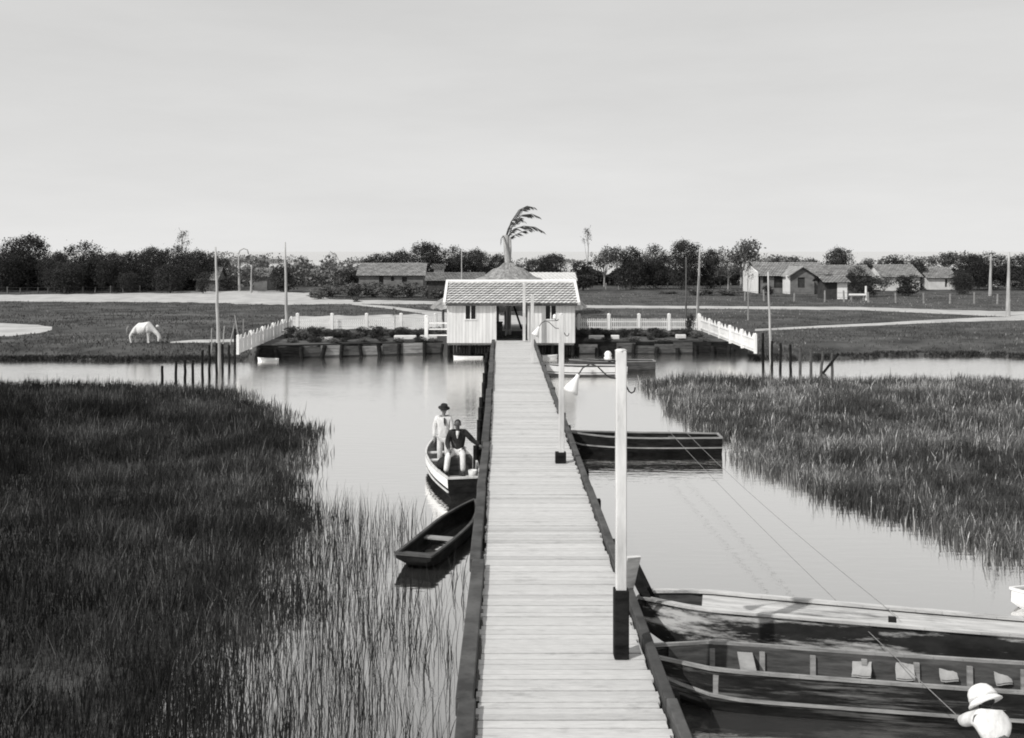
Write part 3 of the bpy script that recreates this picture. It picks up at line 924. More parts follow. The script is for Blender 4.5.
def person(label, base, J, fwd, skinm, topm, legm, hatm=None, shoem=None, hair=True, hands=((1, 0, 0), (1, 0, 0)), hat='brim', group=None, curl=0.5, overalls=False):
    """J: joint positions relative to base; keys pel chest neck head shL elL wrL shR elR wrR hipL knL anL toL hipR knR anR toR"""
    t = thing('person', label, 'person', base, 0, group)
    V_ = {k: Vector(v) for k, v in J.items()}
    V_['waist'] = V_['pel'].lerp(V_['chest'], 0.45)
    rad = dict(pel=0.125, waist=0.115, chest=0.135, neck=0.055, shL=0.062, shR=0.062, elL=0.042, elR=0.042, wrL=0.028, wrR=0.028,
               hipL=0.09, hipR=0.09, knL=0.058, knR=0.058, anL=0.04, anR=0.04, toL=0.032, toR=0.032)
    body = {k: (V_[k], rad[k]) for k in rad}
    hb = V_['head'] - Vector((0, 0, 0.06))
    body['skull'] = (hb, 0.052)
    E = [('pel', 'waist'), ('waist', 'chest'), ('chest', 'neck'), ('neck', 'skull')]
    for s in 'LR':
        E += [('chest', 'sh' + s), ('sh' + s, 'el' + s), ('el' + s, 'wr' + s), ('pel', 'hip' + s), ('hip' + s, 'kn' + s), ('kn' + s, 'an' + s), ('an' + s, 'to' + s)]
    ex = MB(); head(ex, V_['head'], fwd)
    for s, sd_ in zip('LR', hands):
        hand(ex, V_['wr' + s], V_['wr' + s] - V_['el' + s], sd_, curl)
    b = skin('body', body, E, skinm, t, 2, ex)
    g = 0.022
    jk = {k: (V_[k], rad[k] * 1.12 + g) for k in ('chest', 'waist', 'pel', 'shL', 'shR', 'elL', 'elR')}
    E2 = [('chest', 'waist'), ('waist', 'pel')]
    for s in 'LR':
        jk['cu' + s] = (V_['el' + s].lerp(V_['wr' + s], 0.93), 0.045)
        jk['hm' + s] = (V_['hip' + s].lerp(V_['kn' + s], 0.12), 0.115)
        E2 += [('chest', 'sh' + s), ('sh' + s, 'el' + s), ('el' + s, 'cu' + s), ('pel', 'hm' + s)]
    if overalls:
        for q_ in ('pel', 'hmL', 'hmR'): jk.pop(q_)
        jk['waist'] = (V_['waist'].lerp(V_['chest'], 0.35), 0.12)
        E2 = [e for e in E2 if e[0] in jk and e[1] in jk]
    jk['col'] = (V_['chest'].lerp(V_['neck'], 0.95 if hat == 'helmet' else 0.8), 0.105 if hat == 'helmet' else 0.08); E2.append(('chest', 'col'))
    skin('jacket', jk, E2, topm, t, 2)
    tr = {'pel': (V_['pel'], 0.135)}; E3 = []
    for s in 'LR':
        tr['hip' + s] = (V_['hip' + s], 0.105); tr['kn' + s] = (V_['kn' + s], 0.078); tr['cf' + s] = (V_['kn' + s].lerp(V_['an' + s], 0.95), 0.07)
        E3 += [('pel', 'hip' + s), ('hip' + s, 'kn' + s), ('kn' + s, 'cf' + s)]
    if overalls:
        tr['waist'] = (V_['waist'], 0.19); tr['bib'] = (V_['waist'].lerp(V_['chest'], 0.6), 0.2); E3 += [('pel', 'waist'), ('waist', 'bib')]
    skin('trousers', tr, E3, legm, t, 2)
    for s in 'LR':
        m = MB(); a, c = V_['an' + s], V_['to' + s]
        m.tube([a.lerp(c, -0.35) - Vector((0, 0, 0.02)), a.lerp(c, 0.2) - Vector((0, 0, 0.005)), a.lerp(c, 0.8), a.lerp(c, 1.25) - Vector((0, 0, 0.01))], [0.035, 0.05, 0.045, 0.025], 9)
        m.build('shoe', shoem or M_cloth_d, t, smooth=True)
    u = (V_['head'] - V_['neck']).normalized()
    if hair:
        m = MB(); f = Vector(fwd).normalized()
        m.ball(V_['head'] + Vector((0, 0, 0.048)) - f * 0.018, (0.084, 0.09, 0.082), 14); m.build('hair', M_hair, t, smooth=True)
    if hat == 'brim':
        m = MB(); m.lathe(V_['head'] + u * 0.06, [(0.155, 0.0), (0.16, 0.012), (0.1, 0.022), (0.096, 0.07), (0.085, 0.11), (0.03, 0.115)], 20, u + Vector(fwd) * 0.12)
        m.build('hat', hatm, t, smooth=True)
    elif hat == 'helmet':
        ax_ = u + Vector(fwd) * 0.1
        m = MB(); m.lathe(V_['head'] + u * 0.02, [(0.19, -0.03), (0.188, -0.018), (0.155, 0.015), (0.152, 0.05), (0.138, 0.1), (0.105, 0.142), (0.06, 0.163), (0.02, 0.17)], 24, ax_)
        hh = m.build('sun_helmet', hatm, t, smooth=True)
        m = MB(); m.lathe(V_['head'] + u * 0.05, [(0.157, -0.01), (0.157, 0.012), (0.15, 0.014)], 24, ax_); m.build('hat_band', M_cloth_w, hh, smooth=True)
    return t

# standing man in white suit and dark hat
sb = Vector((-1.52, 26.9, 0.06))
person('man in white suit and dark hat standing in the rowing boat', sb, dict(
    pel=(0, 0, 0.86), chest=(0.0, 0.01, 1.2), neck=(0.0, 0, 1.42), head=(0.01, -0.02, 1.56),
    shL=(-0.18, 0.0, 1.34), elL=(-0.25, 0.02, 1.07), wrL=(-0.24, -0.05, 0.82), shR=(0.18, 0.02, 1.34), elR=(0.23, -0.02, 1.08), wrR=(0.17, -0.14, 0.86),
    hipL=(-0.09, 0, 0.8), knL=(-0.1, -0.03, 0.46), anL=(-0.1, 0.02, 0.08), toL=(-0.13, -0.12, 0.035), hipR=(0.09, 0, 0.8), knR=(0.1, -0.04, 0.46), anR=(0.11, 0.01, 0.08), toR=(0.15, -0.13, 0.035)),
    (0.35, -0.95, 0), M_lightskin, M_cloth_w, M_cloth_w, M_cloth_d, M_cloth_d, True, ((0, -1, 0), (0, 1, 0)), 'brim')
p_ = [o for o in C.objects if o.name.startswith('person')][-1]
m = MB(); m.tube([(0.03, -0.12, 1.37), (0.04, -0.155, 1.26), (0.05, -0.16, 1.16)], [0.02, 0.028, 0.01], 6); m.build('tie', M_cloth_d, p_)
# seated man in black jacket and white trousers with an arm on the jetty
sb = Vector((-1.06, 24.85, 0.4))
person('man in black jacket and white trousers seated, arm on the jetty', sb, dict(
    pel=(0, 0, 0.52), chest=(0.02, -0.04, 0.86), neck=(0.02, -0.06, 1.07), head=(0.01, -0.1, 1.2),
    shL=(-0.18, -0.06, 0.99), elL=(-0.25, -0.14, 0.74), wrL=(-0.18, -0.34, 0.62), shR=(0.2, -0.02, 1.0), elR=(0.38, 0.0, 0.8), wrR=(0.56, 0.0, 0.66),
    hipL=(-0.1, -0.03, 0.5), knL=(-0.21, -0.44, 0.5), anL=(-0.26, -0.5, 0.09), toL=(-0.3, -0.64, 0.04), hipR=(0.1, -0.03, 0.5), knR=(0.15, -0.46, 0.52), anR=(0.16, -0.52, 0.1), toR=(0.19, -0.66, 0.04)),
    (-0.1, -1, -0.05), M_skin, M_cloth_d, M_cloth_w, None, M_cloth_d, True, ((0, -1, 0), (0, -1, 0)), None)
p_ = [o for o in C.objects if o.name.startswith('person')][-1]
m = MB(); m.tube([(0.015, -0.165, 1.05), (0.01, -0.2, 0.97), (0.01, -0.2, 0.88)], [0.045, 0.035, 0.008], 6); m.build('shirt_front', M_cloth_w, p_)
# dark bag resting beside him
o = MB(); o.lathe(P(443, 464, Y=25.0) - Vector((0, 0, 0.12)), [(0.12, 0), (0.15, 0.08), (0.14, 0.2), (0.07, 0.28), (0.03, 0.3)], 12)
tag(o.build('dark_bag', M_cloth_d, smooth=True), 'dark bag in the rowing boat left of the seated man', 'bag')

# man in a white sun helmet, lower right, sitting in a canoe just under the frame
sb = Vector((5.3, 10.75, 0.12))
boat('dugout_canoe', 'dark dugout canoe under the man in the white sun helmet', (8.4, 10.3, 0), math.pi - R(7), 6.2, 0.75, 0.22, (M_dark, M_darkgrey, M_dark, M_darkgrey), BG, bow_rise=0.06, thwarts=(0.75,))
person('man in white sun helmet and white shirt at the lower right', sb, dict(
    pel=(0, -0.16, 0.22), chest=(0.01, 0.03, 0.58), neck=(0.0, 0.08, 0.8), head=(-0.02, 0.13, 0.87),
    shL=(-0.15, 0.06, 0.75), elL=(-0.19, 0.27, 0.6), wrL=(-0.12, 0.48, 0.52), shR=(0.16, 0.06, 0.74), elR=(0.2, 0.26, 0.58), wrR=(0.12, 0.46, 0.48),
    hipL=(-0.1, -0.12, 0.2), knL=(-0.16, 0.3, 0.32), anL=(-0.15, 0.5, 0.06), toL=(-0.15, 0.62, 0.03), hipR=(0.1, -0.12, 0.2), knR=(0.16, 0.3, 0.32), anR=(0.15, 0.5, 0.06), toR=(0.15, 0.62, 0.03)),
    (-0.1, 1, -0.1), M_skin, M_cloth_w, M_cloth_d, M_white, M_cloth_d, True, ((1, 0, 0), (1, 0, 0)), 'helmet', overalls=True)

# ------------------------------------------------------------------ boathouse
FY = 56.0            # front wall
def fx(px): return (px - VX) / F * FY
def fz(py): return EYE - (py - VY) / F * FY
bh = thing('boathouse', 'white boarded boathouse with tiled roof at the end of the jetty', 'boathouse', (0.6, FY, 0))
zb, zt = fz(343), fz(303.5)
BY = FY + 5.4
def siding(m, a, b, z0, z1, t=0.05):
    """vertical boards between two plan points"""
    a, b = Vector(a), Vector(b); d = b - a; n = max(1, int(d.length / 0.17)); u = d.normalized(); nr = Vector((u.y, -u.x, 0))
    for i in range(n):
        p, q = a + d * (i / n), a + d * ((i + 1) / n) - u * 0.012
        off = nr * random.uniform(0, 0.008)
        m.bar((p + off).to_tuple()[:2] + ((z0 + z1) / 2,), (q + off).to_tuple()[:2] + ((z0 + z1) / 2,), t, z1 - z0, random.uniform(0.9, 1.05))
        c = a + d * ((i + 1) / n) - nr * 0.012
        m.box((c.x, c.y, (z0 + z1) / 2), (0.035, 0.03, z1 - z0 - 0.01), math.atan2(d.y, d.x), 0.45)
def wallrow(m, x0, x1, holes, y):
    """front siding with window gaps"""
    xs = [x0] + [v for h in holes for v in h[:2]] + [x1]
    for i in range(0, len(xs), 2): siding(m, (xs[i], y, 0), (xs[i + 1], y, 0), zb, zt)
    for h in holes:
        siding(m, (h[0], y, 0), (h[1], y, 0), zb, h[2]); 
        if h[3] < zt - 0.03: siding(m, (h[0], y, 0), (h[1], y, 0), h[3], zt)
wl = (fx(465.3), fx(476), fz(319.5), fz(305)); wr_ = (fx(545.3), fx(556.2), fz(319.5), fz(305))
m = MB(); wallrow(m, fx(447), fx(496), [wl], FY)
siding(m, (fx(447) + 0.03, BY, 0), (fx(447) + 0.03, FY + 0.04, 0), zb, zt); siding(m, (fx(496), FY + 2.2, 0), (fx(496), FY + 0.04, 0), zb, zt); siding(m, (fx(499), BY, 0), (fx(447), BY, 0), zb, zt)
m.build('wall', M_siding, bh, world=True)
m = MB(); wallrow(m, fx(528), fx(575), [wr_], FY)
siding(m, (fx(575) - 0.03, FY + 0.04, 0), (fx(575) - 0.03, BY, 0), zb, zt); siding(m, (fx(528), FY + 0.04, 0), (fx(528), FY + 2.2, 0), zb, zt); siding(m, (fx(575), BY, 0), (fx(529), BY, 0), zb, zt)
m.build('wall', M_siding, bh, world=True)
for wv in (wl, wr_):
    m = MB(); fr = 0.05
    m.box(((wv[0] + wv[1]) / 2, FY - 0.03, wv[2]), (wv[1] - wv[0] + 0.12, 0.08, fr))
    for xx in (wv[0], wv[1], (wv[0] + wv[1]) / 2): m.box((xx, FY - 0.012, (wv[2] + wv[3]) / 2), (fr if xx not in wv else 0.035, 0.07, wv[3] - wv[2] - 0.06))
    wf = m.build('window', M_white, bh, world=True)
    m = MB(); m.box(((wv[0] + wv[1]) / 2, FY + 0.05, (wv[2] + wv[3]) / 2), (wv[1] - wv[0] - 0.03, 0.02, wv[3] - wv[2])); m.build('pane', M_glass, wf, world=True)
m = MB()
m.box(((fx(447) + fx(575)) / 2, (FY + BY) / 2, zb - 0.06), (fx(575) - fx(447) - 0.1, BY - FY - 0.1, 0.12)); m.build('floor', M_midwood, bh, world=True)
m = MB()
for xx in (fx(495.6), fx(528.6)): m.box((xx, FY - 0.02, (DZ + zt) / 2), (0.09, 0.13, zt - DZ))
m.box((fx(512), FY - 0.02, zt - 0.04), (fx(528) - fx(496), 0.1, 0.08)); m.build('door_frame', M_white_old, bh, world=True)
m = MB(); m.box((fx(499.6), FY + 0.25, DZ + 0.52), (0.32, 0.05, 1.04)); m.box((fx(499.6), FY + 0.2, DZ + 1.0), (0.36, 0.06, 0.08)); m.build('half_door', M_dark, bh, world=True)
m = MB(); m.bar((fx(513), FY + 4.9, zt - 0.05), (fx(523.5), FY + 4.9, DZ + 0.25), 0.12, 0.1, up=(0, 1, 0)); m.build('brace', M_dark, bh, world=True)
m = MB(); m.box((fx(515), FY + 3.4, DZ + 0.3), (1.5, 0.35, 0.06)); m.box((fx(506), FY + 3.4, DZ + 0.12), (0.08, 0.3, 0.3)); m.box((fx(524), FY + 3.4, DZ + 0.12), (0.08, 0.3, 0.3)); m.build('bench', M_white, bh, world=True)
m = MB(); m.tube([(fx(509.5), BY + 0.25, 0.7), (fx(509.5), BY + 0.25, zt)], 0.16, 12); m.build('porch_post', M_white, bh, world=True)
m = MB(); m.box((fx(512), FY + 0.05, DZ + 0.04), (fx(527.4) - fx(496.6), 0.24, 0.08)); m.build('door_sill', M_dark, bh, world=True)
m = MB()
for x0, x1 in ((fx(447.5), fx(495)), (fx(529), fx(574.5))):
    n = int((x1 - x0) / 0.16)
    for i in range(n):
        m.box((x0 + (i + 0.5) * (x1 - x0) / n, FY + 0.16, zb - 0.38), (0.11, 0.03, 0.55 + random.uniform(-0.1, 0.08)), 0, random.uniform(0.7, 1.2))
    m.build('skirting', M_dark, bh, world=True); m = MB()
for xx in (fx(449), fx(470), fx(492), fx(532), fx(553), fx(573)):
    for yy in (FY + 0.06, FY + 2.6, BY - 0.2):
        m = MB(); m.tube([(xx, yy, -0.95), (xx, yy, zb - 0.12)], 0.09, 8); m.build('stilt', M_dark, bh, world=True)
# tiled roof: courses of overlapping curved tiles, real relief
ex0, ex1 = fx(443.5), fx(579.5)
eY, eZ = FY - 0.32, fz(304) + 0.02
rY = FY + 2.7; rZ = EYE - (282.5 - VY) / F * rY
def tiled(m, x0, x1, y0, z0, y1, z1, rows, tw):
    n = int((x1 - x0) / tw) * 5
    nrm = Vector((0, -(z1 - z0), y1 - y0)).normalized()
    if nrm.z < 0: nrm = -nrm
    for r in range(rows):
        vs = []; tr_ = random.uniform(0.93, 1.05)
        for e, (t, lift) in enumerate(((r / rows, 0.085), ((r + 1.12) / rows, 0.012))):
            for i in range(n + 1):
                w_ = 0.022 * math.sin(2 * math.pi * i / 5 + r * 1.6)
                p = Vector((x0 + (x1 - x0) * i / n, y0 + (y1 - y0) * t, z0 + (z1 - z0) * t)) + nrm * (lift + w_)
                vs.append(p)
        vs += [v - nrm * 0.055 for v in vs[:n + 1]]
        k = n + 1
        for i in range(n):
            m.add([vs[i], vs[i + 1], vs[k + i + 1], vs[k + i]], [(0, 1, 2, 3)], tr_ * (0.85 + 0.25 * ((i // 5 * 7 + r * 3) % 5) / 4))
            m.add([vs[i], vs[i + 1], vs[2 * k + i], vs[2 * k + i + 1]], [(2, 3, 1, 0)], 0.3)    # shadow line under each course, painted as a dark tile edge
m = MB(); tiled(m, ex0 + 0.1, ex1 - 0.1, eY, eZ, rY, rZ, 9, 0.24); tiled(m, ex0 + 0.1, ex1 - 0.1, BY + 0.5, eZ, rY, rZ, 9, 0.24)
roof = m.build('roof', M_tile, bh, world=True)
m = MB()
for xx in (ex0 + 0.06, ex1 - 0.06):
    m.bar((xx, eY - 0.03, eZ + 0.03), (xx, rY, rZ + 0.04), 0.14, 0.16); m.bar((xx, BY + 0.5, eZ + 0.03), (xx, rY, rZ + 0.04), 0.14, 0.16)
m.build('barge_board', M_white, roof, world=True)
m = MB(); m.tube([(ex0, rY, rZ + 0.07), (ex1, rY, rZ + 0.07)], 0.1, 10); m.build('ridge_cap', M_white, roof, world=True)
m = MB(); m.box(((ex0 + ex1) / 2, eY + 0.03, eZ - 0.05), (ex1 - ex0 - 0.3, 0.04, 0.11)); m.build('fascia', M_darkgrey, roof, world=True)
m = MB(); m.add([(fx(447), FY + 0.02, zt), (fx(575), FY + 0.02, zt), (fx(575), BY, zt), (fx(447), BY, zt)], [(3, 2, 1, 0)]); m.build('ceiling', M_midwood, bh, world=True)
m = MB()
for xx in (fx(447) + 0.05, fx(575) - 0.05):
    m.add([(xx, FY, zt), (xx, BY, zt), (xx, rY, rZ - 0.05)], [(0, 1, 2)])
m.build('gable', M_siding, bh, world=True)

# thatched conical shelter round a palm, behind the boathouse
ty = 67.0; tcx = (508.5 - VX) / F * ty
zap = EYE - (263 - VY) / F * ty; zev = EYE - (306 - VY) / F * ty; rr = 78.5 / F * ty
sh_ = thing('thatched_shelter', 'round thatched shelter rising behind the boathouse roof', 'shelter', (tcx, ty, 0.5))
m = MB()
prof = [(rr, 0.0), (rr * 0.97, 0.06)]; K = 12; n = 64
vs = []
for i in range(K + 1):
    t = i / K
    r_ = rr * (1 - t) ** 1.08 + 0.28 * t
    zz = zev - 0.5 + (zap - zev) * (t ** 0.92) + 0.05 * math.sin(i * 2.1)
    for k in range(n):
        a = 2 * math.pi * k / n
        j = random.uniform(-0.06, 0.06)
        vs.append((math.cos(a) * (r_ + j), math.sin(a) * (r_ + j), zz + random.uniform(-0.04, 0.04) - (0.15 * random.random() if i == 0 else 0)))
for i in range(K):
    for k in range(n):
        k2 = (k + 1) % n
        m.add([vs[i * n + k], vs[i * n + k2], vs[(i + 1) * n + k2], vs[(i + 1) * n + k]], [(0, 1, 2, 3)], random.uniform(0.75, 1.15))
m.build('thatch_roof', M_thatch, sh_)
for k in range(9):
    a = 2 * math.pi * k / 9 + 0.2
    m = MB(); m.tube([(math.cos(a) * rr * 0.85, math.sin(a) * rr * 0.85, 0), (math.cos(a) * rr * 0.85, math.sin(a) * rr * 0.85, zev - 0.2)], 0.09, 8); m.build('post', M_pole, sh_)

# ------------------------------------------------------------------ fences
def picket_fence(name, label, a, b, z, h, bays, post_h, group, post_w=0.16, gap=0.16, matp=None, wp=0.075, ph=None):
    a = Vector(a); b = Vector(b); d = (b - a); u = d.normalized()
    t = thing(name, label, 'fence', (a.x, a.y, z), 0, group)
    matp = matp or M_white
    loc = d
    rzz = math.atan2(d.y, d.x)
    for i in range(bays + 1):
        p = loc * (i / bays)
        m = MB(); m.box((p.x, p.y, post_h / 2), (post_w, post_w, post_h), rzz); m.lathe((p.x, p.y, post_h), [(post_w * 0.72, 0), (post_w * 0.1, 0.07)], 4)
        m.build('post', matp, t, bevel=0.008)
    nr = Vector((u.y, -u.x, 0))
    for i in range(bays):
        m = MB()
        p0, p1 = loc * (i / bays) + u * post_w * 0.6, loc * ((i + 1) / bays) - u * post_w * 0.6
        for zz in (0.22, h * 0.72):
            m.bar((p0.x, p0.y, zz), (p1.x, p1.y, zz), 0.035, 0.08)
        n = max(1, int((p1 - p0).length / gap))
        for k in range(n):
            q = p0 + (p1 - p0) * ((k + 0.5) / n) + nr * 0.032
            hh = h + random.uniform(-0.02, 0.02)
            M_ = Matrix.Rotation(rzz, 3, 'Z')
            w_ = wp / 2
            pts = [(-w_, -0.01, 0.06), (w_, -0.01, 0.06), (w_, -0.01, hh - (ph or wp)), (0, -0.01, hh), (-w_, -0.01, hh - (ph or wp))]
            pts += [(x_, 0.012, z_) for x_, _, z_ in pts]
            m.add([q + M_ @ Vector(p_) for p_ in pts], [(0, 1, 2, 3, 4), (9, 8, 7, 6, 5), (0, 5, 6, 1), (1, 6, 7, 2), (2, 7, 8, 3), (3, 8, 9, 4), (4, 9, 5, 0)])
        m.build('picket_panel', matp, t)
    return t
FG = 'white fences around the waterside garden'
GZ0 = 0.75
picket_fence('picket_fence', 'white picket fence running along the left side of the garden', (-13.15, 50.2, 0), (-13.4, 64.2, 0), GZ0 - 0.05, 1.0, 5, 0.95, FG, 0.14, 0.86, wp=0.83, ph=0.3)
picket_fence('picket_fence', 'bright white picket fence along the right side of the garden', (12.95, 50.7, 0), (12.95, 64.6, 0), GZ0 - 0.05, 1.0, 5, 0.98, FG, 0.14, 0.86, wp=0.84, ph=0.3)
picket_fence('picket_fence', 'rear picket fence left of the boathouse', (-13.2, 65.2, 0), (-4.2, 65.2, 0), GZ0, 0.72, 4, 1.05, FG, 0.2, 0.13, wp=0.06)
picket_fence('picket_fence', 'rear picket fence right of the boathouse with four tall posts', (5.1, 64.8, 0), (12.9, 64.8, 0), GZ0, 0.8, 4, 1.05, FG, 0.2, 0.13, wp=0.06)
# white rail fence just left of the boathouse
t = thing('rail_fence', 'short white rail fence joining the left wall of the boathouse', 'fence', (-4.2, 57.6, GZ0), 0, FG)
for xx in (-0.05, ):
    m = MB(); m.box((xx, 0, 0.7), (0.2, 0.16, 1.4)); m.lathe((xx, 0, 1.4), [(0.14, 0), (0.03, 0.06)], 4); m.build('post', M_white, t)
m = MB()
for zz in (0.3, 0.65, 1.0): m.bar((0.06, 0, zz), (1.15, 0, zz), 0.05, 0.07)
m.build('rail', M_white, t)

# timber retaining walls in front of the garden
def timber_wall(label, a, b, n, top0, pales):
    top = top0
    a = Vector(a); b = Vector(b)
    t = thing('timber_wall', label, 'retaining wall', (a.x, a.y, 0), 0, 'timber walls along the garden front')
    for i in range(n):
        p0 = a.lerp(b, i / n) - a; p1 = a.lerp(b, (i + 1) / n) - a
        top = top0 - random.uniform(0, 0.22)
        m = MB(); k = 4
        for j in range(k):
            z0 = -0.1 + (top + 0.1) * j / k; z1 = -0.1 + (top + 0.1) * (j + 1) / k - 0.012
            off = random.uniform(-0.02, 0.02)
            m.bar((p0.x, p0.y + off, (z0 + z1) / 2), (p1.x, p1.y + off, (z0 + z1) / 2), 0.06, z1 - z0, (1.0 if j > 0 else 0.35) * random.uniform(0.8, 1.1))
        m.build('board_panel', M_midwood if i in pales else (M_darkgrey if random.random() < 0.4 else M_dark), t)
    for i in range(n + 1):
        p = a.lerp(b, i / n) - a
        m = MB(); m.tube([(p.x + random.uniform(-0.3, 0.3), p.y - 0.1, -0.9), (p.x + random.uniform(-0.3, 0.3), p.y - 0.1, top + random.uniform(-0.15, 0.12))], random.uniform(0.08, 0.13), 8); m.build('pile', M_dark, t)
    m = MB(); c = b - a
    m.bar((0, 0.16, top0 - 0.02), (c.x, c.y + 0.16, top0 - 0.02), 0.24, 0.06); m.build('coping', M_dark, t)
timber_wall('low timber wall left of the boathouse with pale board panels', (-13.3, 54.6, 0), (-3.3, 57.4, 0), 9, 0.70, (3, 5, 7))
timber_wall('low dark timber wall right of the boathouse', (4.5, 57.3, 0), (13.2, 57.3, 0), 8, 0.68, (0,))
# pale slabs edging the beds
for i, (x0, x1, yy) in enumerate(((-6.2, -4.9, 58.6), (-4.7, -3.7, 58.8), (5.2, 6.1, 58.6), (6.5, 7.0, 58.7), (-10.6, -9.6, 57.6), (10.4, 11.0, 59.2))):
    o = MB(); o.box(((x0 + x1) / 2, yy, GZ0 + 0.08), (x1 - x0, 0.3, 0.26), random.uniform(-0.05, 0.05))
    tag(o.build('stone_slab', M_wall, bevel=0.03), ('pale slab in the garden second left of the boathouse', 'pale slab in the garden just left of the boathouse', 'pale slab in the garden just right of the boathouse', 'small pale slab second right of the boathouse', 'pale slab at the far left end of the garden', 'small pale slab near the right side fence')[i], 'slab', 'pale slabs in the garden')

# ------------------------------------------------------------------ stakes in the water
ORD = ['first', 'second', 'third', 'fourth', 'fifth', 'sixth', 'seventh', 'eighth', 'ninth', 'tenth', 'eleventh']
def stake(label, px, pyb, pyt, r, m_, group, lean=0.0, zb_=0.0):
    p = P(px, pyb, zb_); tz = EYE - (pyt - VY) / F * p.y
    o = MB(); n = 4
    pts = [(0, 0, -0.9)] + [(lean * k / n + random.uniform(-0.015, 0.015), random.uniform(-0.015, 0.015), (tz) * k / n) for k in range(n + 1)]
    o.tube(pts, [r] + [r * (1.05 - 0.12 * k / n) for k in range(n + 1)], 8)
    ob = o.build('wooden_stake', m_, smooth=False); ob.location = (p.x, p.y, 0)
    tag(ob, label, 'stake', group)
for i, (px, b, tp) in enumerate(((162, 386, 366), (176, 385, 361), (185, 384, 359.5), (193, 383, 360), (202.5, 381, 350), (209.5, 377.5, 345), (216.5, 374, 343), (222.5, 371, 344), (229, 367.5, 345), (235, 364.5, 329))):
    stake(ORD[i] + ' stake from the left in the dark row ending at the left fence', px, b, tp, 0.062, M_dark, 'stakes by the left bank')
for i, (px, b, tp, ln) in enumerate(((763, 366.5, 333, 0), (772, 368, 341, 0), (780.5, 371, 343, 0), (790.5, 372, 344.5, 0), (800, 372.5, 346, 0), (811, 372.5, 349.5, 0), (821, 373, 351, 0.1), (832, 373, 353.5, 0))):
    stake(ORD[i] + ' stake from the right fence in the row beyond the right reeds', px, b, tp, 0.068, M_dark if i < 4 else M_darkgrey, 'stakes by the right bank', ln)
o = MB(); o.bar((16.0 - 0.55, 48.3, -0.2), (16.35, 48.3, 0.95), 0.1, 0.1)
tag(o.build('leaning_stake', M_dark), 'slanting brace leaning on the last stake of the right row', 'stake')
for i, (px, b, tp, ln) in enumerate(((211, 350, 328, 0.05), (228.5, 346, 323, 0.35), (240, 341, 315, -0.3), (243, 337, 319, 0.05), (222, 352, 326, 0.12))):
    stake(('short bare stick left of the tall left pole', 'forked grey stick right of the tall left pole', 'long leaning stick by the left fence end', 'short upright stick behind the left fence', 'thin stick right beside the tall left pole')[i], px, b, tp, 0.035, M_palebark, 'sticks by the left fence', ln, 0.45)

# ------------------------------------------------------------------ tall poles
def pole(label, px0, py0, px1, py1, r, zb_=0.5, m_=None, name='utility_pole', Y=None, hook=None, cat='pole', tiny=False):
    p = P(px0, py0, zb_) if Y is None else P(px0, py0, Y=Y)
    q = P(px1, py1, Y=p.y)
    t = thing(name, label, cat, (p.x, p.y, p.z))
    d = q - p
    m = MB(); m.tube([(0, 0, -0.6)] + [(d.x * k / 6 + (random.uniform(-0.02, 0.02) if 0 < k < 6 else 0), 0, d.z * k / 6) for k in range(7)], [r * 1.1] + [r * (1.1 - 0.65 * k / 6) for k in range(7)], 10)
    m.build('shaft', m_ or M_pole, t, smooth=True)
    if hook:
        m = MB(); m.tube([(d.x + x_, 0, d.z + z_) for x_, z_ in hook], 0.085, 6); m.build('arm', M_pole if m_ is None else m_, t, smooth=True)
    return t
pole('tall pale pole rising from the stakes left of the left fence', 219, 367, 215.5, 247, 0.1, 0.0)
pole('tall pale pole at the rear corner of the left fence', 287, 334, 285, 242, 0.11, 0.7)
pole('tall pale pole at the rear corner of the right fence', 697, 324, 700, 248, 0.11, 0.7)
pole('tall pole beside the stakes at the near end of right fence', 771, 363, 768, 272, 0.075, 0.2)
pole('thin dark pole just left of the right corner pole', 686, 325, 686, 257, 0.07, 0.7, M_bark)
pole('thick pale pole standing by the road at far right', 1008, 316, 1009, 252, 0.17, 0.5)
pole('pale lamp pole with short arm before the far right trees', 990, 296, 991, 254, 0.19, 0.5, hook=[(0, -0.2), (-0.6, -0.25), (-1.0, -0.45)])
pole('thin pale pole rising behind the boathouse roof on the left', 462, 300, 461.5, 249, 0.09, 0.5)
pole('pale hooked lamp pole among the left trees', 239.5, 291, 238.5, 254, 0.16, 0.5, hook=[(0, 0), (0.2, 0.5), (0.7, 0.75), (1.2, 0.55), (1.35, 0.0)])
pole('slender pale post behind the road near the pale sheds', 251, 293, 251.5, 265, 0.11, 0.5)

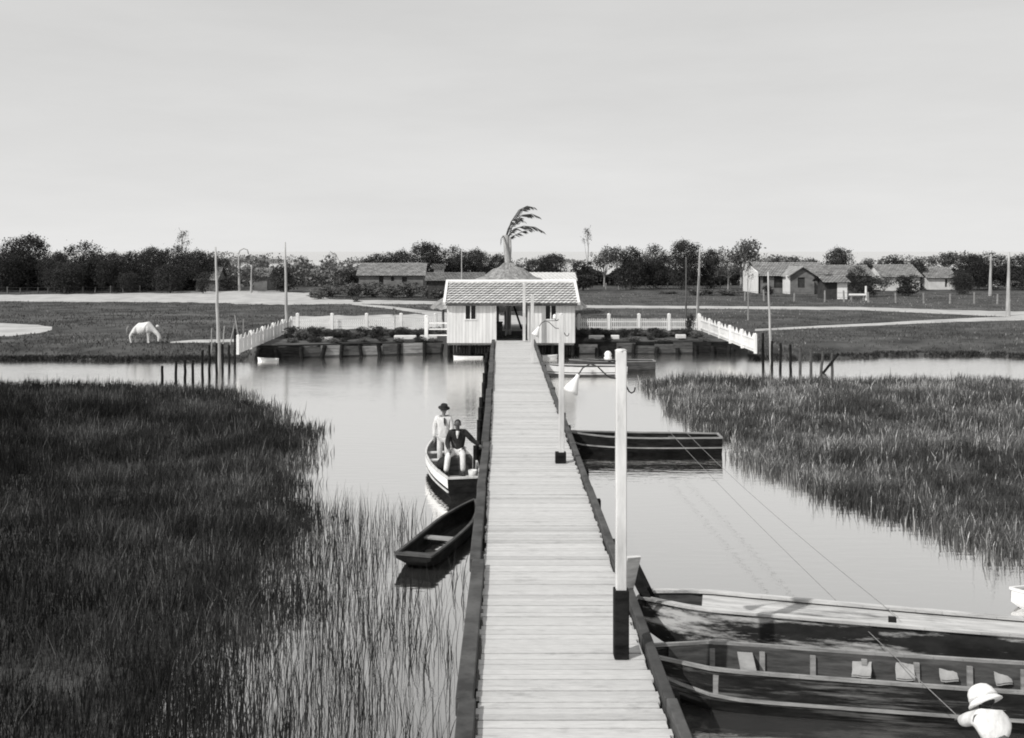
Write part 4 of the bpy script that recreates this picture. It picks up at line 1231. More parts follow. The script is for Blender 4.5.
# ------------------------------------------------------------------ trees
def leaf_cloud(lobes, n, size, seed, flat=0.0, hollow=0.55):
    """quads spread through lobes (cx,cy,cz,rx,ry,rz); leaves bunch into clumps with gaps"""
    r = np.random.default_rng(seed)
    lob = np.array(lobes); vol = (lob[:, 3] * lob[:, 4] * lob[:, 5]) ** 0.66
    # clump centres
    nc = max(12, n // 18)
    li = r.choice(len(lob), nc, p=vol / vol.sum())
    d = r.normal(0, 1, (nc, 3)); d /= np.linalg.norm(d, axis=1)[:, None]
    rad = hollow + (1.0 - hollow) * r.random(nc) ** 0.6
    cc = lob[li, :3] + d * lob[li, 3:6] * rad[:, None]
    ct = r.uniform(0.6, 1.25, nc) * np.where(r.random(nc) < 0.1, 1.35, 1)
    cs = r.uniform(0.6, 1.4, nc) * 0.052
    k = r.integers(0, nc, n)
    pos = cc[k] + r.normal(0, 1, (n, 3)) * cs[k][:, None] * np.array([1, 1, 0.75])
    a = r.normal(0, 1, (n, 3)); a /= np.linalg.norm(a, axis=1)[:, None]
    b = np.cross(a, r.normal(0, 1, (n, 3))); b /= np.linalg.norm(b, axis=1)[:, None] + 1e-9
    s = size * r.uniform(0.5, 1.4, n)[:, None]
    a = a * s; b = b * s * 0.6
    V = np.stack([pos - a, pos + b * 0.8, pos + a, pos - b * 0.8], 1)
    return V, ct[k] * r.uniform(0.75, 1.3, n)

PROTO = {}
def tree_proto(key, lobes, n, size, trunk, limbs, lm, bm_, seed, hollow=0.55, crown_name='crown'):
    V_, t_ = leaf_cloud(lobes, n, size, seed, hollow=hollow)
    me_c = np_mesh('crown', V_.reshape(-1, 3), np.arange(len(V_) * 4).reshape(-1, 4), t_, lm)
    rs = random.Random(seed)
    m = MB()
    m.tube(trunk, [0.03 * (1 - 0.6 * i / (len(trunk) - 1)) for i in range(len(trunk))], 7)
    for l in limbs:
        a = Vector(trunk[min(len(trunk) - 1, 1 + rs.randrange(len(trunk) - 1))]); e = Vector(l)
        mid = a.lerp(e, 0.5) + Vector((rs.uniform(-.05, .05), rs.uniform(-.05, .05), 0.03))
        m.tube([a, mid, e], [0.014, 0.009, 0.004], 5)
    me_t = m.build('trunk', bm_)
    PROTO[key] = (me_c.data, me_t.data)
    bpy.data.objects.remove(me_c); bpy.data.objects.remove(me_t)

def rl(seed, n, spread, z0, z1, r0, r1, flat=0.8):
    q = random.Random(seed); o = []
    for _ in range(n):
        a = q.uniform(0, 6.28); d = spread * math.sqrt(q.random()); r = q.uniform(r0, r1)
        zz = q.uniform(z0, z1)
        o.append((math.cos(a) * d, math.sin(a) * d, min(zz, 0.97 - r * flat), r, r, r * flat))
    return o
for k in range(4):
    lo = rl(20 + k, 9, 0.36, 0.25, 0.85, 0.13, 0.2) + [(0, 0, 0.60, 0.42, 0.42, 0.38), (0.05 * (k - 1.5), 0, 0.74, 0.27, 0.27, 0.24), (0, 0, 0.3, 0.42, 0.42, 0.28)]
    tree_proto('dense%d' % k, lo, 11000, 0.019, [(0, 0, -0.02), (0.01, 0, 0.25), (0, 0.01, 0.5), (0, 0, 0.75)], [l[:3] for l in lo[:9]], M_leaf_dark, M_bark, 40 + k, 0.72)
for k in range(2):
    lo = rl(50 + k, 12, 0.36, 0.5, 0.9, 0.1, 0.19) + [(0, 0, 0.7, 0.2, 0.2, 0.2)]
    tree_proto('airy%d' % k, lo, 1900, 0.026, [(0, 0, -0.02), (0.02, 0, 0.22), (-0.01, 0.01, 0.45), (0.02, 0, 0.8)], [l[:3] for l in lo], M_leaf_mid, M_palebark, 60 + k, 0.4)
for k in range(2):
    lo = rl(70 + k, 10, 0.34, 0.35, 0.92, 0.09, 0.17)
    tree_proto('dry%d' % k, lo, 900, 0.022, [(0, 0, -0.02), (0.02, 0, 0.3), (-0.02, 0.01, 0.6), (0.01, 0, 0.93)], [l[:3] for l in lo] + [(0.2, 0.1, 0.95), (-0.24, 0, 0.8)], M_leaf_pale, M_palebark, 80 + k, 0.3)
for k in range(2):
    lo = [(0, 0, 0.5, 0.44, 0.44, 0.42)] + rl(90 + k, 8, 0.28, 0.2, 0.7, 0.16, 0.24)
    tree_proto('round%d' % k, lo, 3000, 0.032, [(0, 0, -0.02), (0, 0, 0.3), (0.01, 0, 0.6)], [l[:3] for l in lo], M_leaf_dark, M_bark, 100 + k, 0.7)
lo = [(0, 0, 0.42, 0.42, 0.42, 0.4)] + rl(130, 9, 0.36, 0.2, 0.7, 0.14, 0.22)
tree_proto('scrub', lo, 1400, 0.05, [(0, 0, -0.02), (0, 0, 0.3), (0.01, 0, 0.5)], [l[:3] for l in lo], M_leaf_scrub, M_bark, 120, 0.4)
lo = [(0.1, 0, 0.93, 0.14, 0.12, 0.04), (-0.1, 0, 0.86, 0.12, 0.12, 0.04), (0.16, 0.05, 0.8, 0.1, 0.1, 0.03), (0.0, 0, 0.97, 0.1, 0.1, 0.03)]
tree_proto('sprig', lo, 260, 0.02, [(0, 0, -0.02), (0.01, 0, 0.35), (-0.02, 0.01, 0.7), (0.02, 0, 0.95)], [l[:3] for l in lo], M_leaf_mid, M_palebark, 140, 0.2)

def tree(kind, px, top, wpx, Y, label, name=None, zb_=0.5, cat='tree', group='trees along the far side of the meadow'):
    zt_ = EYE - (top - VY) / F * Y
    hgt = zt_ - zb_; wd_ = wpx / F * Y
    t = thing(name or {'de': 'dense_tree', 'ai': 'airy_tree', 'dr': 'bare_tree', 'ro': 'round_tree', 'sc': 'scrub_bush', 'sp': 'slender_tree'}[kind[:2]], label, cat, ((px - VX) / F * Y, Y, zb_), random.uniform(0, 6.28), group)
    for nm, me in zip(('crown', 'trunk'), PROTO[kind]):
        o = bpy.data.objects.new(nm, me); C.objects.link(o); o.parent = t
        o.scale = (wd_, wd_, hgt)
        if nm == 'trunk':
            ws = min(wd_, hgt); o.scale = (ws, ws, hgt * 0.96)
    return t
TREES = [
 ('dense0', -60, 244, 69, 135, 'dense dark tree beyond the left frame edge of the wood'),
 ('dense1', 2, 251, 41, 133, 'dark tree cut by the left edge of the picture'),
 ('dense0', 28, 235.5, 50, 137, 'tallest broad dark crown at the left end of the wood'),
 ('dense2', 55, 252, 34, 132, 'low dark tree between the two broad crowns at far left'),
 ('dense3', 83, 241.5, 52, 135, 'wide domed dark tree, second broad crown from the left'),
 ('dense1', 113, 252, 36, 132, 'flat topped dark tree above left of the white cottage'),
 ('dense2', 133, 251.5, 32, 137, 'dark tree with pointed top above the white cottage'),
 ('dense0', 153, 247.5, 34, 134, 'dark tree with pale trunk just right of white cottage'),
 ('dense3', 176, 245, 41, 139, 'dark domed tree below the thin sprig in the left wood'),
 ('sprig', 182, 231, 30, 160, 'thin sprig of a tree poking above the left wood'),
 ('dense1', 198, 250, 36, 137, 'dark tree behind the thatched hut at left'),
 ('dense2', 215, 257, 29, 142, 'last small dark tree at the right end of left wood'),
 ('dry0', 240, 256, 40, 190, 'hazy grey tree behind the hooked lamp pole'),
 ('round1', 230, 274, 26, 136, 'small dark bush tree right of the thatched hut'),
 ('dense2', 66, 262, 40, 128, 'low dark tree in front of the left wood'),
 ('dense0', 170, 264, 34, 128, 'low dark tree with pale stem between white cottage and hut'),
 ('round1', 203, 276, 15, 127, 'small dark tree standing before the thatched hut'),
 ('dense1', 130, 272, 24, 129, 'low dark tree left of the white cottage'),
 ('airy0', 252, 268, 34, 131, 'grey leafy tree hiding the pale shed'),
 ('airy1', 830, 272, 26, 122, 'grey tree between gabled house and shed'),
 ('dense3', 858, 266, 26, 124, 'dark tree in front of the long tiled house roof'),
 ('airy0', 884, 275, 20, 119, 'grey bushy tree left of the rounded roof house'),
 ('dense1', 962, 272, 24, 124, 'dark tree at the right end of white gabled cottage'),
 ('round1', 768, 284, 14, 119, 'small bush before the left end of the gabled house'),
 ('round0', 285, 262.5, 34, 132, 'round dark mango tree behind the left corner pole'),
 ('dry1', 303, 256, 26, 185, 'thin pale tree just right of the round mango tree'),
 ('dry0', 319, 264, 24, 200, 'low pale tree between two thin pale trees'),
 ('dry1', 336, 251, 26, 180, 'tallest thin pale tree left of the long house'),
 ('round1', 350, 267, 22, 140, 'small dark tree at the left end of the long house'),
 ('dense2', 378, 254, 44, 142, 'dark tree rising behind the long house roof'),
 ('dense1', 402, 250, 34, 144, 'dark tree with twin tips behind the long house'),
 ('dense0', 426, 242.5, 40, 142, 'tall dark tree at the right end of the long house'),
 ('dense3', 452, 246, 36, 144, 'dark tree behind the thin pole left of boathouse roof'),
 ('dense1', 476, 249, 36, 147, 'dark tree left of the palm trunk'),
 ('dense2', 500, 254, 30, 150, 'dark tree directly behind the palm trunk'),
 ('airy1', 528, 257, 34, 160, 'greyish tree just right of the palm'),
 ('dense0', 552, 254, 34, 150, 'dark tree above the white roof behind the boathouse'),
 ('round0', 583, 257, 34, 136, 'round dark bush tree right of the white roof'),
 ('sprig', 588, 228.5, 22, 165, 'tall thin bare tree standing above the trees right of palm'),
 ('airy0', 604, 246, 30, 152, 'airy grey tree right of the tall thin bare tree'),
 ('dense2', 630, 247, 36, 140, 'broad dark tree at the left of the central right wood'),
 ('dense3', 655, 244.5, 36, 142, 'broad dark tree in the middle of the central right wood'),
 ('dense0', 684, 240.5, 36, 140, 'tall dark tree behind the right corner pole'),
 ('dense1', 711, 249, 30, 142, 'dark tree right of the right corner pole'),
 ('airy0', 741, 239, 46, 146, 'big airy tree left of the gabled house'),
 ('airy1', 728, 262, 30, 136, 'low tree with pale arching branches left of the gabled house'),
 ('airy1', 782, 254, 50, 165, 'thin tree top showing over the gabled house roof'),
 ('dense3', 812, 258, 26, 157, 'small dark tree top behind the right part of gabled house'),
 ('dense1', 838, 247.5, 34, 147, 'dark round crown above the long tiled roof'),
 ('airy0', 864, 258, 24, 160, 'small grey tree right of the dark round crown'),
 ('round1', 889, 253, 32, 158, 'domed dark tree behind the rounded roof house'),
 ('dense2', 917, 259, 20, 142, 'narrow dark tree left of the white gabled cottage'),
 ('airy1', 944, 250, 44, 160, 'wide grey tree behind the white gabled cottage'),
 ('dense0', 972, 254, 34, 138, 'dark tree right of the white gabled cottage'),
 ('dense3', 992, 252, 40, 140, 'broad dark tree behind the far right lamp pole'),
 ('dense1', 1022, 255, 38, 138, 'dark tree at the right edge of the picture'),
 ('dense2', 1070, 252, 50, 140, 'dense dark tree beyond the right frame edge'),
 ('round1', 869, 275, 30, 118, 'dark leafy tree in front of the long tiled roof'),
 ('round0', 908, 272, 30, 120, 'dark tree in front of the rounded roof house'),
 ('round1', 690, 312, 11, 63.5, 'small dark conical bush at the rear right garden corner'),
]
for a in TREES:
    tree(*a) if a[1] != 690 else tree(*a, name='garden_bush', zb_=0.7, cat='bush', group='garden bushes')
# scrub in front of the long house and along the meadow
SC = [(330, 282, 34, 118), (352, 279, 30, 116), (372, 278, 30, 117), (392, 281, 28, 115), (410, 278, 30, 117), (430, 282, 28, 114), (318, 288, 20, 112), (440, 285, 24, 112)]
for i, (px, tp, wp, Y) in enumerate(SC):
    tree('scrub', px, tp, wp, Y, ('grey scrub bush left of the long house, second from the path', 'grey scrub bush at the left corner of the long house', 'grey scrub bush under the left end of the long house', 'grey scrub bush under the middle of the long house', 'grey scrub bush under the right window of long house', 'grey scrub bush at the right corner of the long house', 'low scrub bush nearest the sandy road bend', 'low scrub bush close left of the boathouse roof')[i], cat='bush', group='scrub bushes before the long house')
for i, (px, tp, wp, Y) in enumerate([(700, 287, 30, 122), (730, 288, 34, 122), (668, 290, 26, 126), (356, 296, 9, 108), (357, 300.5, 10, 106)]):
    tree('scrub', px, tp, wp, Y, ('scrub bush in the meadow right of corner pole', 'scrub bush in the meadow left of the gabled house', 'scrub bush in front of the central right wood', 'tiny dark bush in the meadow below the long house', 'tiny dark clump by the road below the long house')[i], cat='bush', group='meadow bushes')
# garden plants
GP = []
gpl = 'low dark leafy plant in the garden left of the boathouse'
gpr = 'low dark leafy plant in the garden right of the boathouse'
for i in range(17):
    px = 292 + i * 9.2
    tree(('round0', 'scrub', 'round1')[i % 3], px + random.uniform(-3, 3), 330 - random.uniform(0, 6), random.uniform(15, 24), 58.9 + random.uniform(0, 2.5) if i > 6 else 57.6 + random.uniform(0, 1.5), gpl, 'garden_plant', 0.7, 'plant', 'plants left of the boathouse')
for i in range(14):
    px = 580 + i * 9.0
    tree(('round0', 'scrub', 'round1')[i % 3], px + random.uniform(-3, 3), 330 - random.uniform(0, 5), random.uniform(15, 24), 58.8 + random.uniform(0, 2.5), gpr, 'garden_plant', 0.7, 'plant', 'plants right of the boathouse')
for i in range(9):
    tree(('scrub', 'round1')[i % 2], 296 + i * 17 + random.uniform(-6, 6), 338 - random.uniform(0, 3), random.uniform(9, 20), 56.2 + i * 0.17, gpl, 'garden_plant', 0.6, 'plant', 'plants left of the boathouse')
for i in range(7):
    tree(('scrub', 'round1')[i % 2], 592 + i * 19 + random.uniform(-6, 6), 338 - random.uniform(0, 3), random.uniform(9, 20), 57.9, gpr, 'garden_plant', 0.6, 'plant', 'plants right of the boathouse')
# small bare sapling in the left garden, and the thin dead tree on the right
tree('sprig', 395, 308, 16, 60, 'thin bare sapling standing in the left garden', zb_=0.7, group='garden bushes')
tree('sprig', 748, 264, 22, 78, 'thin dead leaning tree in the meadow behind right fence')

# undergrowth under the woods and the far wood as one mass
def mass(name, x0, x1, Y0, Y1, hmin, hmax, n, size, m_, label):
    x = rng.uniform(x0, x1, n); y = rng.uniform(Y0, Y1, n)
    hh = hmin + (hmax - hmin) * np.clip(0.5 + 0.6 * field(x, y * 0.2, min((x1 - x0) / 16, 22)), 0, 1)
    ok = hh > 0.3; x, y, hh = x[ok], y[ok], hh[ok]; n = len(x)
    z = 0.4 + hh * rng.random(n) ** 0.7
    pos = np.stack([x, y, z], 1)
    a = rng.normal(0, 1, (n, 3)); a /= np.linalg.norm(a, axis=1)[:, None]
    b = np.cross(a, rng.normal(0, 1, (n, 3))); b /= np.linalg.norm(b, axis=1)[:, None]
    s = size * rng.uniform(0.6, 1.4, n)[:, None]
    V_ = np.stack([pos - a * s, pos + b * s * 0.6, pos + a * s, pos - b * s * 0.6], 1)
    o = np_mesh(name, V_.reshape(-1, 3), np.arange(n * 4).reshape(-1, 4), rng.uniform(0.5, 1.4, n), m_)
    tag(o, label, name.replace('_', ' '), kind='stuff')
mass('undergrowth', -100, -43, 137, 150, 1.5, 4.2, 22000, 0.35, M_leaf_dark, 'dark undergrowth closing the foot of the left wood')
mass('dry_scrub', -50, -20, 150, 172, 0.8, 4.8, 9000, 0.3, M_leaf_pale, 'pale dry scrub filling the gap between left wood and long house')
mass('thicket', -22, 38, 156, 164, 1.5, 4.0, 16000, 0.35, M_leaf_dark, 'dark thicket closing the foot of the central wood')
mass('hedge_growth', 38, 105, 152, 160, 1.6, 3.4, 14000, 0.35, M_leaf_dark, 'dark growth behind the houses on the right')
mass('far_wood', -420, 420, 420, 520, -2.5, 5.2, 36000, 0.5, M_leaf_pale, 'far-off wood closing the flat horizon')  # pale leaf colour here stands in for distance haze

# palm through the shelter roof
py_ = 67.0
pm = thing('palm_tree', 'wind-bent palm rising through the thatched shelter', 'palm', (tcx - 0.05, py_, 0.5))
def pp(px, py): q = P(px, py, Y=py_); return (q.x - pm.location.x, 0, q.z - 0.5)
m = MB(); m.tube([(0, 0, -0.2), pp(507.6, 300), pp(508, 263), pp(506.5, 248), pp(505.5, 235)], [0.24, 0.24, 0.22, 0.2, 0.2], 12)
m.tube([pp(509, 262), pp(510, 250), pp(509.8, 237)], [0.12, 0.11, 0.09], 8)
m.build('trunk', M_palebark, pm, smooth=True)
def frond(pts, w_, seed):
    rs = random.Random(seed); m = MB()
    P3 = [Vector(pp(*p[:2])) + Vector((0, p[2] if len(p) > 2 else 0, 0)) for p in pts]
    # resample
    res = []
    for a, b in zip(P3[:-1], P3[1:]):
        for i in range(9): res.append(a.lerp(b, i / 9))
    res.append(P3[-1])
    m.tube(res, [0.035 * (1 - 0.7 * i / len(res)) for i in range(len(res))], 5)
    n = len(res)
    for i in range(2, n, 1):
        t = i / n
        if rs.random() < 0.3: continue
        for sgn in (-1, 1):
            ln = w_ * (0.55 + 0.6 * math.sin(min(1, t * 1.15) * math.pi)) * rs.uniform(0.7, 1.1)
            d = (res[min(i + 1, n - 1)] - res[i - 1]).normalized()
            e = res[i] + d * ln * 0.55 + Vector((0.25 * ln, sgn * ln * 0.55, -ln * 0.5))
            md = res[i].lerp(e, 0.5) + Vector((0, 0, ln * 0.08))
            q = Vector((0, 0, 0.02)); 
            m.add([res[i] - q, md - q * 0.9, e, md + q * 0.9, res[i] + q], [(0, 1, 2), (0, 2, 3), (0, 3, 4)], rs.uniform(0.6, 1.5))
    m.build('frond', M_leaf_dark, pm)
frond([(507, 236), (511, 222), (519, 210), (527, 206), (534, 207.5)], 0.62, 1)
frond([(508, 238), (513, 225), (522, 215), (532, 214), (539, 217)], 0.55, 2)
frond([(508, 238), (514, 229), (524, 226), (535, 227), (544, 232)], 0.62, 3)
frond([(506, 236), (508, 229, -0.4), (512, 221, -0.8), (518, 219, -1.0), (524, 222, -1.1)], 0.5, 4)
frond([(508, 239), (515, 235, 0.3), (524, 231, 0.6), (533, 230, 0.9)], 0.5, 5)
frond([(506, 238), (503, 236, -0.2), (501, 239, -0.5), (500.5, 245, -0.7)], 0.3, 6)

# ------------------------------------------------------------------ houses across the meadow
def gable_house(label, px0, px1, Y, wall_top, roof_top, depth, wm, rm, base=0.5, name='cottage', openings=(), over=0.35, rows=9, side_white=None, group='houses across the meadow', ridge_along=True):
    x0, x1 = (px0 - VX) / F * Y, (px1 - VX) / F * Y
    zt_ = EYE - (wall_top - VY) / F * Y
    zr = EYE - (roof_top - VY) / F * (Y + depth / 2)
    t = thing(name, label, 'house', ((x0 + x1) / 2, Y, base), 0, group)
    m = MB()
    cx = (x0 + x1) / 2; hw = (x1 - x0) / 2
    H = zt_ - base; HR = zr - base
    fm = MB()
    # walls with real openings on the front
    xs = sorted(openings, key=lambda o: o[0])
    def wallseg(a, b, z0, z1):
        if b - a > 0.02 and z1 - z0 > 0.02: m.box(((a + b) / 2, 0.1, (z0 + z1) / 2), (b - a, 0.2, z1 - z0))
    cur = -hw
    for (pa, pb, ya, yb) in xs:
        a, b = (pa - VX) / F * Y - cx, (pb - VX) / F * Y - cx
        z1, z0 = EYE - (ya - VY) / F * Y - base, max(0, EYE - (yb - VY) / F * Y - base)
        wallseg(cur, a, 0, H); wallseg(a, b, z1, H); wallseg(a, b, 0, z0); cur = b
    wallseg(cur, hw, 0, H)
    m.box((-hw + 0.1, depth / 2 + 0.0, H / 2), (0.196, depth - 0.41, H)); m.box((hw - 0.1, depth / 2, H / 2), (0.196, depth - 0.41, H)); m.box((0, depth - 0.1, H / 2), (2 * hw, 0.2, H))
    for sgn in (-1, 1):
        xx = sgn * (hw - 0.1)
        q = [(xx - 0.09, 0, H), (xx - 0.09, depth, H), (xx - 0.09, depth / 2, HR - 0.06), (xx + 0.09, 0, H), (xx + 0.09, depth, H), (xx + 0.09, depth / 2, HR - 0.06)]
        m.add(q, [(0, 1, 2), (5, 4, 3), (0, 2, 5, 3), (2, 1, 4, 5)])
    m.build('wall', wm, t)
    for (pa, pb, ya, yb) in xs:
        a, b = (pa - VX) / F * Y - cx, (pb - VX) / F * Y - cx
        z1, z0 = EYE - (ya - VY) / F * Y - base, max(0, EYE - (yb - VY) / F * Y - base)
        g = MB(); g.box(((a + b) / 2, 0.22, (z0 + z1) / 2), (b - a - 0.02, 0.05, z1 - z0 - 0.02))
        g.build('window' if z0 > 0.3 else 'door', M_inside, t)
    m = MB()
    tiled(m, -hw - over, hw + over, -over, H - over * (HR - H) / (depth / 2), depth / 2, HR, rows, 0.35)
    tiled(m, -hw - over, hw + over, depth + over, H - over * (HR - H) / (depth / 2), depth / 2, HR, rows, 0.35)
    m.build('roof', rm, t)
    return t
gable_house('long low tiled house behind grey scrub left of centre', 359, 423, 128, 274.5, 263, 6, M_mud, M_oldtile, name='long_house', openings=[(379, 383.5, 275.5, 287), (402, 407, 277, 282), (391, 394, 277, 281)])
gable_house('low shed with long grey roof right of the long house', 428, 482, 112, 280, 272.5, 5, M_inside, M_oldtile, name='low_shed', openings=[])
gable_house('small pale flat hut behind the low shed roof', 434, 443, 138, 268, 264, 3, M_wall, M_oldtile, name='hut')
gable_house('building with white roof right behind the boathouse', 530, 573, 84, 280, 272.5, 5, M_mud, M_white, name='white_roofed_shed')
h1 = gable_house('grey gabled house with white left wall at right of the meadow', 760, 826, 128, 275, 262.5, 7, M_mud, M_oldtile, name='gabled_house', openings=[(774, 783, 276, 288), (763, 768, 276.5, 283)])
# white left gable wall and front wing
Yh = 128; cxh = (793 - VX) / F * Yh
m = MB(); xw = (758 - VX) / F * Yh - cxh
zt1 = EYE - (265 - VY) / F * Yh - 0.5
m.box((xw - 0.12, 3.4, 1.35), (0.16, 7.4, 2.7)); m.add([(xw - 0.2, -0.3, 2.7), (xw - 0.2, 7.1, 2.7), (xw - 0.2, 3.4, zt1 - 0.15), (xw - 0.04, -0.3, 2.7), (xw - 0.04, 7.1, 2.7), (xw - 0.04, 3.4, zt1 - 0.15)], [(0, 1, 2), (5, 4, 3), (0, 2, 5, 3), (2, 1, 4, 5)])
m.build('gable_wall', M_white, h1)
wx0, wx1 = (790 - VX) / F * 125 - cxh, (814 - VX) / F * 125 - cxh
zw = EYE - (275 - VY) / F * 125 - 0.5; zwp = EYE - (267.5 - VY) / F * 125 - 0.5
wx = (wx0 + wx1) / 2
m = MB(); 
m.box(((wx0 + wx - 0.55) / 2, -3.0, zw / 2), (wx - 0.55 - wx0, 0.2, zw)); m.box(((wx1 + wx + 0.35) / 2, -3.0, zw / 2), (wx1 - wx - 0.35, 0.2, zw)); m.box((wx - 0.1, -3.0, 0.4), (0.9, 0.2, 0.8)); m.box((wx - 0.1, -3.0, zw - 0.15), (0.9, 0.2, 0.3))
m.add([(wx0, -3.1, zw), (wx1, -3.1, zw), (wx, -3.1, zwp), (wx0, -2.9, zw), (wx1, -2.9, zw), (wx, -2.9, zwp)], [(0, 1, 2), (5, 4, 3), (0, 2, 5, 3), (2, 1, 4, 5)])
m.box((wx1 - 0.1, -1.5, zw / 2), (0.2, 2.8, zw))
m.build('front_wing', M_mud, h1)
m = MB(); m.box((wx0 + 0.0, -1.5, zw / 2), (0.2, 2.8, zw)); m.box((wx0 - 0.25, -2.97, zw / 2), (0.5, 0.2, zw - 0.1)); m.build('wing_side_wall', M_white, h1)
m = MB(); m.box((wx - 0.1, -2.95, 0.8 + (zw - 1.1) / 2), (0.9, 0.05, zw - 1.1)); m.build('window', M_inside, h1)
m = MB()
for sgn, xe in ((-1, wx0 - 0.4), (1, wx1 + 0.4)):
    zz = zw - 0.4 * (zwp - zw) / (wx1 - wx)
    q = [(xe, -3.5, zz), (wx, -3.5, zwp + 0.05), (wx, 3.4, zwp + 0.05), (xe, 1.0, zz)]
    m.add(q + [(a, b, c + 0.09) for a, b, c in q], [(0, 1, 2, 3), (7, 6, 5, 4), (0, 4, 5, 1), (1, 5, 6, 2), (2, 6, 7, 3), (3, 7, 4, 0)])
m.build('wing_roof', M_oldtile, h1)
gable_house('long low tiled house behind the shed, right of gabled house', 828, 872, 132, 275, 265, 6, M_mud, M_oldtile, name='tiled_house', openings=[(840, 845, 277, 286)])
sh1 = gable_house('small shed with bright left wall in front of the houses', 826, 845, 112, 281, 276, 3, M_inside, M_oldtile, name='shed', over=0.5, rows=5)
m = MB(); m.box(((842 - 835.5) / F * 112, -0.06, 0.95), (1.1, 0.1, 1.9)); m.build('door', M_white, sh1)
h2 = gable_house('house with rounded grey roof and white left wall', 884, 920, 136, 276, 264.5, 7, M_wall, M_oldtile, name='cottage', openings=[(903, 908, 277, 287)])
h3 = gable_house('white cottage with grey roof at the right', 928, 955, 140, 277, 267, 6, M_wall, M_oldtile, name='white_cottage', openings=[(945, 947.5, 279, 287)])
gable_house('tiny white cottage among the left trees', 145, 157, 140, 283, 279.5, 4, M_wall, M_white, name='white_cottage', openings=[(149, 151, 284, 290)])
ht = gable_house('grey thatched hut at the right end of the left wood', 196, 216, 136, 279, 267, 5, M_mud, M_thatch, name='thatched_hut', openings=[(199, 203, 281, 292)])
gable_house('pale shed with sloping roof left of the round mango tree', 254, 267, 138, 276, 268, 5, M_mud, M_oldtile, name='shed')
gable_house('small white walled hut at the far right edge', 998, 1030, 150, 284, 280, 4, M_wall, M_oldtile, name='hut', openings=[(1012, 1015, 285, 292)])

# field fences across the meadow
def field_fence(label, pts, hpx, n, m_, zb_=0.5, rails=2, r=0.07):
    p0 = P(*pts[0], zb_); p1 = P(*pts[1], zb_)
    t = thing('field_fence', label, 'fence', (p0.x, p0.y, zb_), 0, 'fences across the meadow')
    d = p1 - p0
    for i in range(n + 1):
        s = (i + (random.uniform(-0.25, 0.25) if 0 < i < n else 0)) / n
        q = d * s; h_ = hpx / F * (p0.y + q.y) * random.uniform(0.8, 1.15)
        m = MB(); m.tube([(q.x, q.y, -0.4), (q.x + random.uniform(-0.08, 0.08), q.y, h_)], [r * 1.1, r * 0.85], 7); m.build('post', m_, t)
    m = MB()
    for k in range(rails):
        z = hpx / F * p0.y * (0.45 + 0.4 * k)
        m.tube([(0, 0, z), (d.x, d.y, z * (p1.y / p0.y))], 0.014, 5)
    m.build('wire', M_iron, t)
field_fence('wooden post and wire fence crossing the meadow before the houses', ((745, 301), (1060, 305)), 11, 12, M_midwood, r=0.1)
field_fence('post fence in front of the central right wood', ((578, 289.5), (745, 289)), 6, 13, M_midwood, r=0.1)
field_fence('wire fence before the left wood beside the sandy road', ((-40, 294), (140, 293)), 7, 12, M_bark, r=0.09)

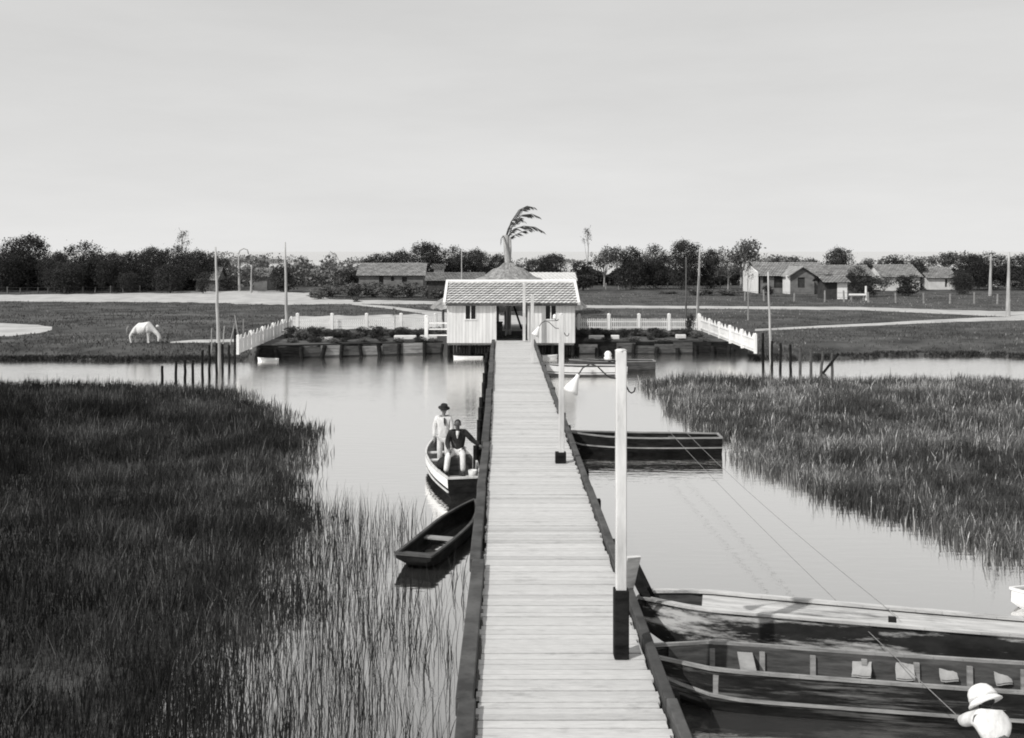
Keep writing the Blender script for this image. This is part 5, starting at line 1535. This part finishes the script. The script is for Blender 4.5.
# ------------------------------------------------------------------ animals
def horse(label, loc, rz, s, grazing):
    t = thing('horse', label, 'horse', loc, rz)
    J = dict(rump=((-0.76, 0, 1.15), 0.27), loin=((-0.3, 0, 1.05), 0.25), mid=((0.1, 0, 1.0), 0.27), wither=((0.46, 0, 1.12), 0.26), chest=((0.6, 0, 1.02), 0.19))
    if grazing: J.update(n1=((0.9, 0, 0.9), 0.13), n2=((1.14, 0, 0.68), 0.1), poll=((1.26, 0, 0.52), 0.1), cheek=((1.27, 0, 0.36), 0.1), muz=((1.22, 0, 0.12), 0.06))
    else: J.update(n1=((0.78, 0, 1.25), 0.15), n2=((0.95, 0, 1.48), 0.11), poll=((1.08, 0, 1.66), 0.095), cheek=((1.2, 0, 1.58), 0.095), muz=((1.42, 0, 1.38), 0.06))
    E = [('rump', 'loin'), ('loin', 'mid'), ('mid', 'wither'), ('wither', 'chest'), ('chest', 'n1'), ('n1', 'n2'), ('n2', 'poll'), ('poll', 'cheek'), ('cheek', 'muz')]
    for k, sy, st in (('a', -0.15, 0.08), ('b', 0.15, -0.12)):
        J.update({'f1' + k: ((0.48, sy, 0.84), 0.12), 'f2' + k: ((0.47 + st, sy, 0.48), 0.065), 'f3' + k: ((0.46 + st, sy, 0.12), 0.045), 'f4' + k: ((0.5 + st, sy, 0.03), 0.06)})
        E += [('chest', 'f1' + k), ('f1' + k, 'f2' + k), ('f2' + k, 'f3' + k), ('f3' + k, 'f4' + k)]
        J.update({'h1' + k: ((-0.52, sy, 0.82), 0.16), 'h2' + k: ((-0.72 - st, sy, 0.52), 0.07), 'h3' + k: ((-0.66 - st, sy, 0.13), 0.046), 'h4' + k: ((-0.61 - st, sy, 0.03), 0.06)})
        E += [('rump', 'h1' + k), ('h1' + k, 'h2' + k), ('h2' + k, 'h3' + k), ('h3' + k, 'h4' + k)]
    J = {k: (Vector(v[0]) * s, v[1] * s * (1.45 if k[0] in 'fh' and k[-1] in 'ab' else 1.4 if k in ('n1', 'n2', 'poll', 'cheek', 'muz') else 1.9)) for k, v in J.items()}
    ex = MB()
    pl = J['poll'][0]
    for sy in (-1, 1):
        ex.tube([pl + Vector((0, sy * 0.05, 0.05)) * s, pl + Vector((-0.03 if not grazing else 0.06, sy * 0.09, 0.2 if not grazing else 0.08)) * s], [0.035 * s, 0.008 * s], 6)
    skin('body', J, E, M_horse, t, 2, ex)
    m = MB(); r0 = J['rump'][0]
    m.tube([r0 + Vector((-0.24, 0, 0.1)) * s, r0 + Vector((-0.34, 0, -0.1)) * s, r0 + Vector((-0.35, 0, -0.6)) * s], [0.04 * s, 0.06 * s, 0.02 * s], 7); m.build('tail', M_palebark, t, smooth=True)
    m = MB()
    a, b = J['wither'][0], J['poll'][0]
    for k in range(7):
        q = a.lerp(b, k / 6) + (J['n1'][0] - a.lerp(b, 0.4)) * math.sin(k / 6 * 3.14) * 0.9
        m.ball(q + Vector((0, 0, 0.13 * s)), (0.09 * s, 0.03 * s, 0.08 * s), 8)
    m.build('mane', M_palebark, t, smooth=True)
    return t
p = P(142, 343.5, 0.5)
horse('white horse grazing on the left meadow with its head down', (p.x, p.y, 0.5), R(-4), 0.82, True)
p = P(857, 300.5, 0.5)
t = thing('garden_bench', 'low white bench standing right of the small shed', 'bench', (p.x, p.y, 0.5))
m = MB(); m.box((0, 0, 0.62), (1.7, 0.5, 0.22)); m.build('seat', M_white, t, bevel=0.05)
for xx in (-0.65, 0.65):
    m = MB(); m.box((xx, 0, 0.25), (0.12, 0.4, 0.5)); m.build('leg', M_midwood, t)
stake('white painted post at the right end of the white bench', 866, 300.5, 286, 0.12, M_white, 'meadow posts', 0, 0.5)
o = MB(); p = P(157.5, 327, 0.5); o.ball(p + Vector((0, 0, 0.05)), (0.13, 0.1, 0.11), 10)
tag(o.build('white_stone', M_wall), 'small white stone in the meadow just above the grazing horse', 'stone')
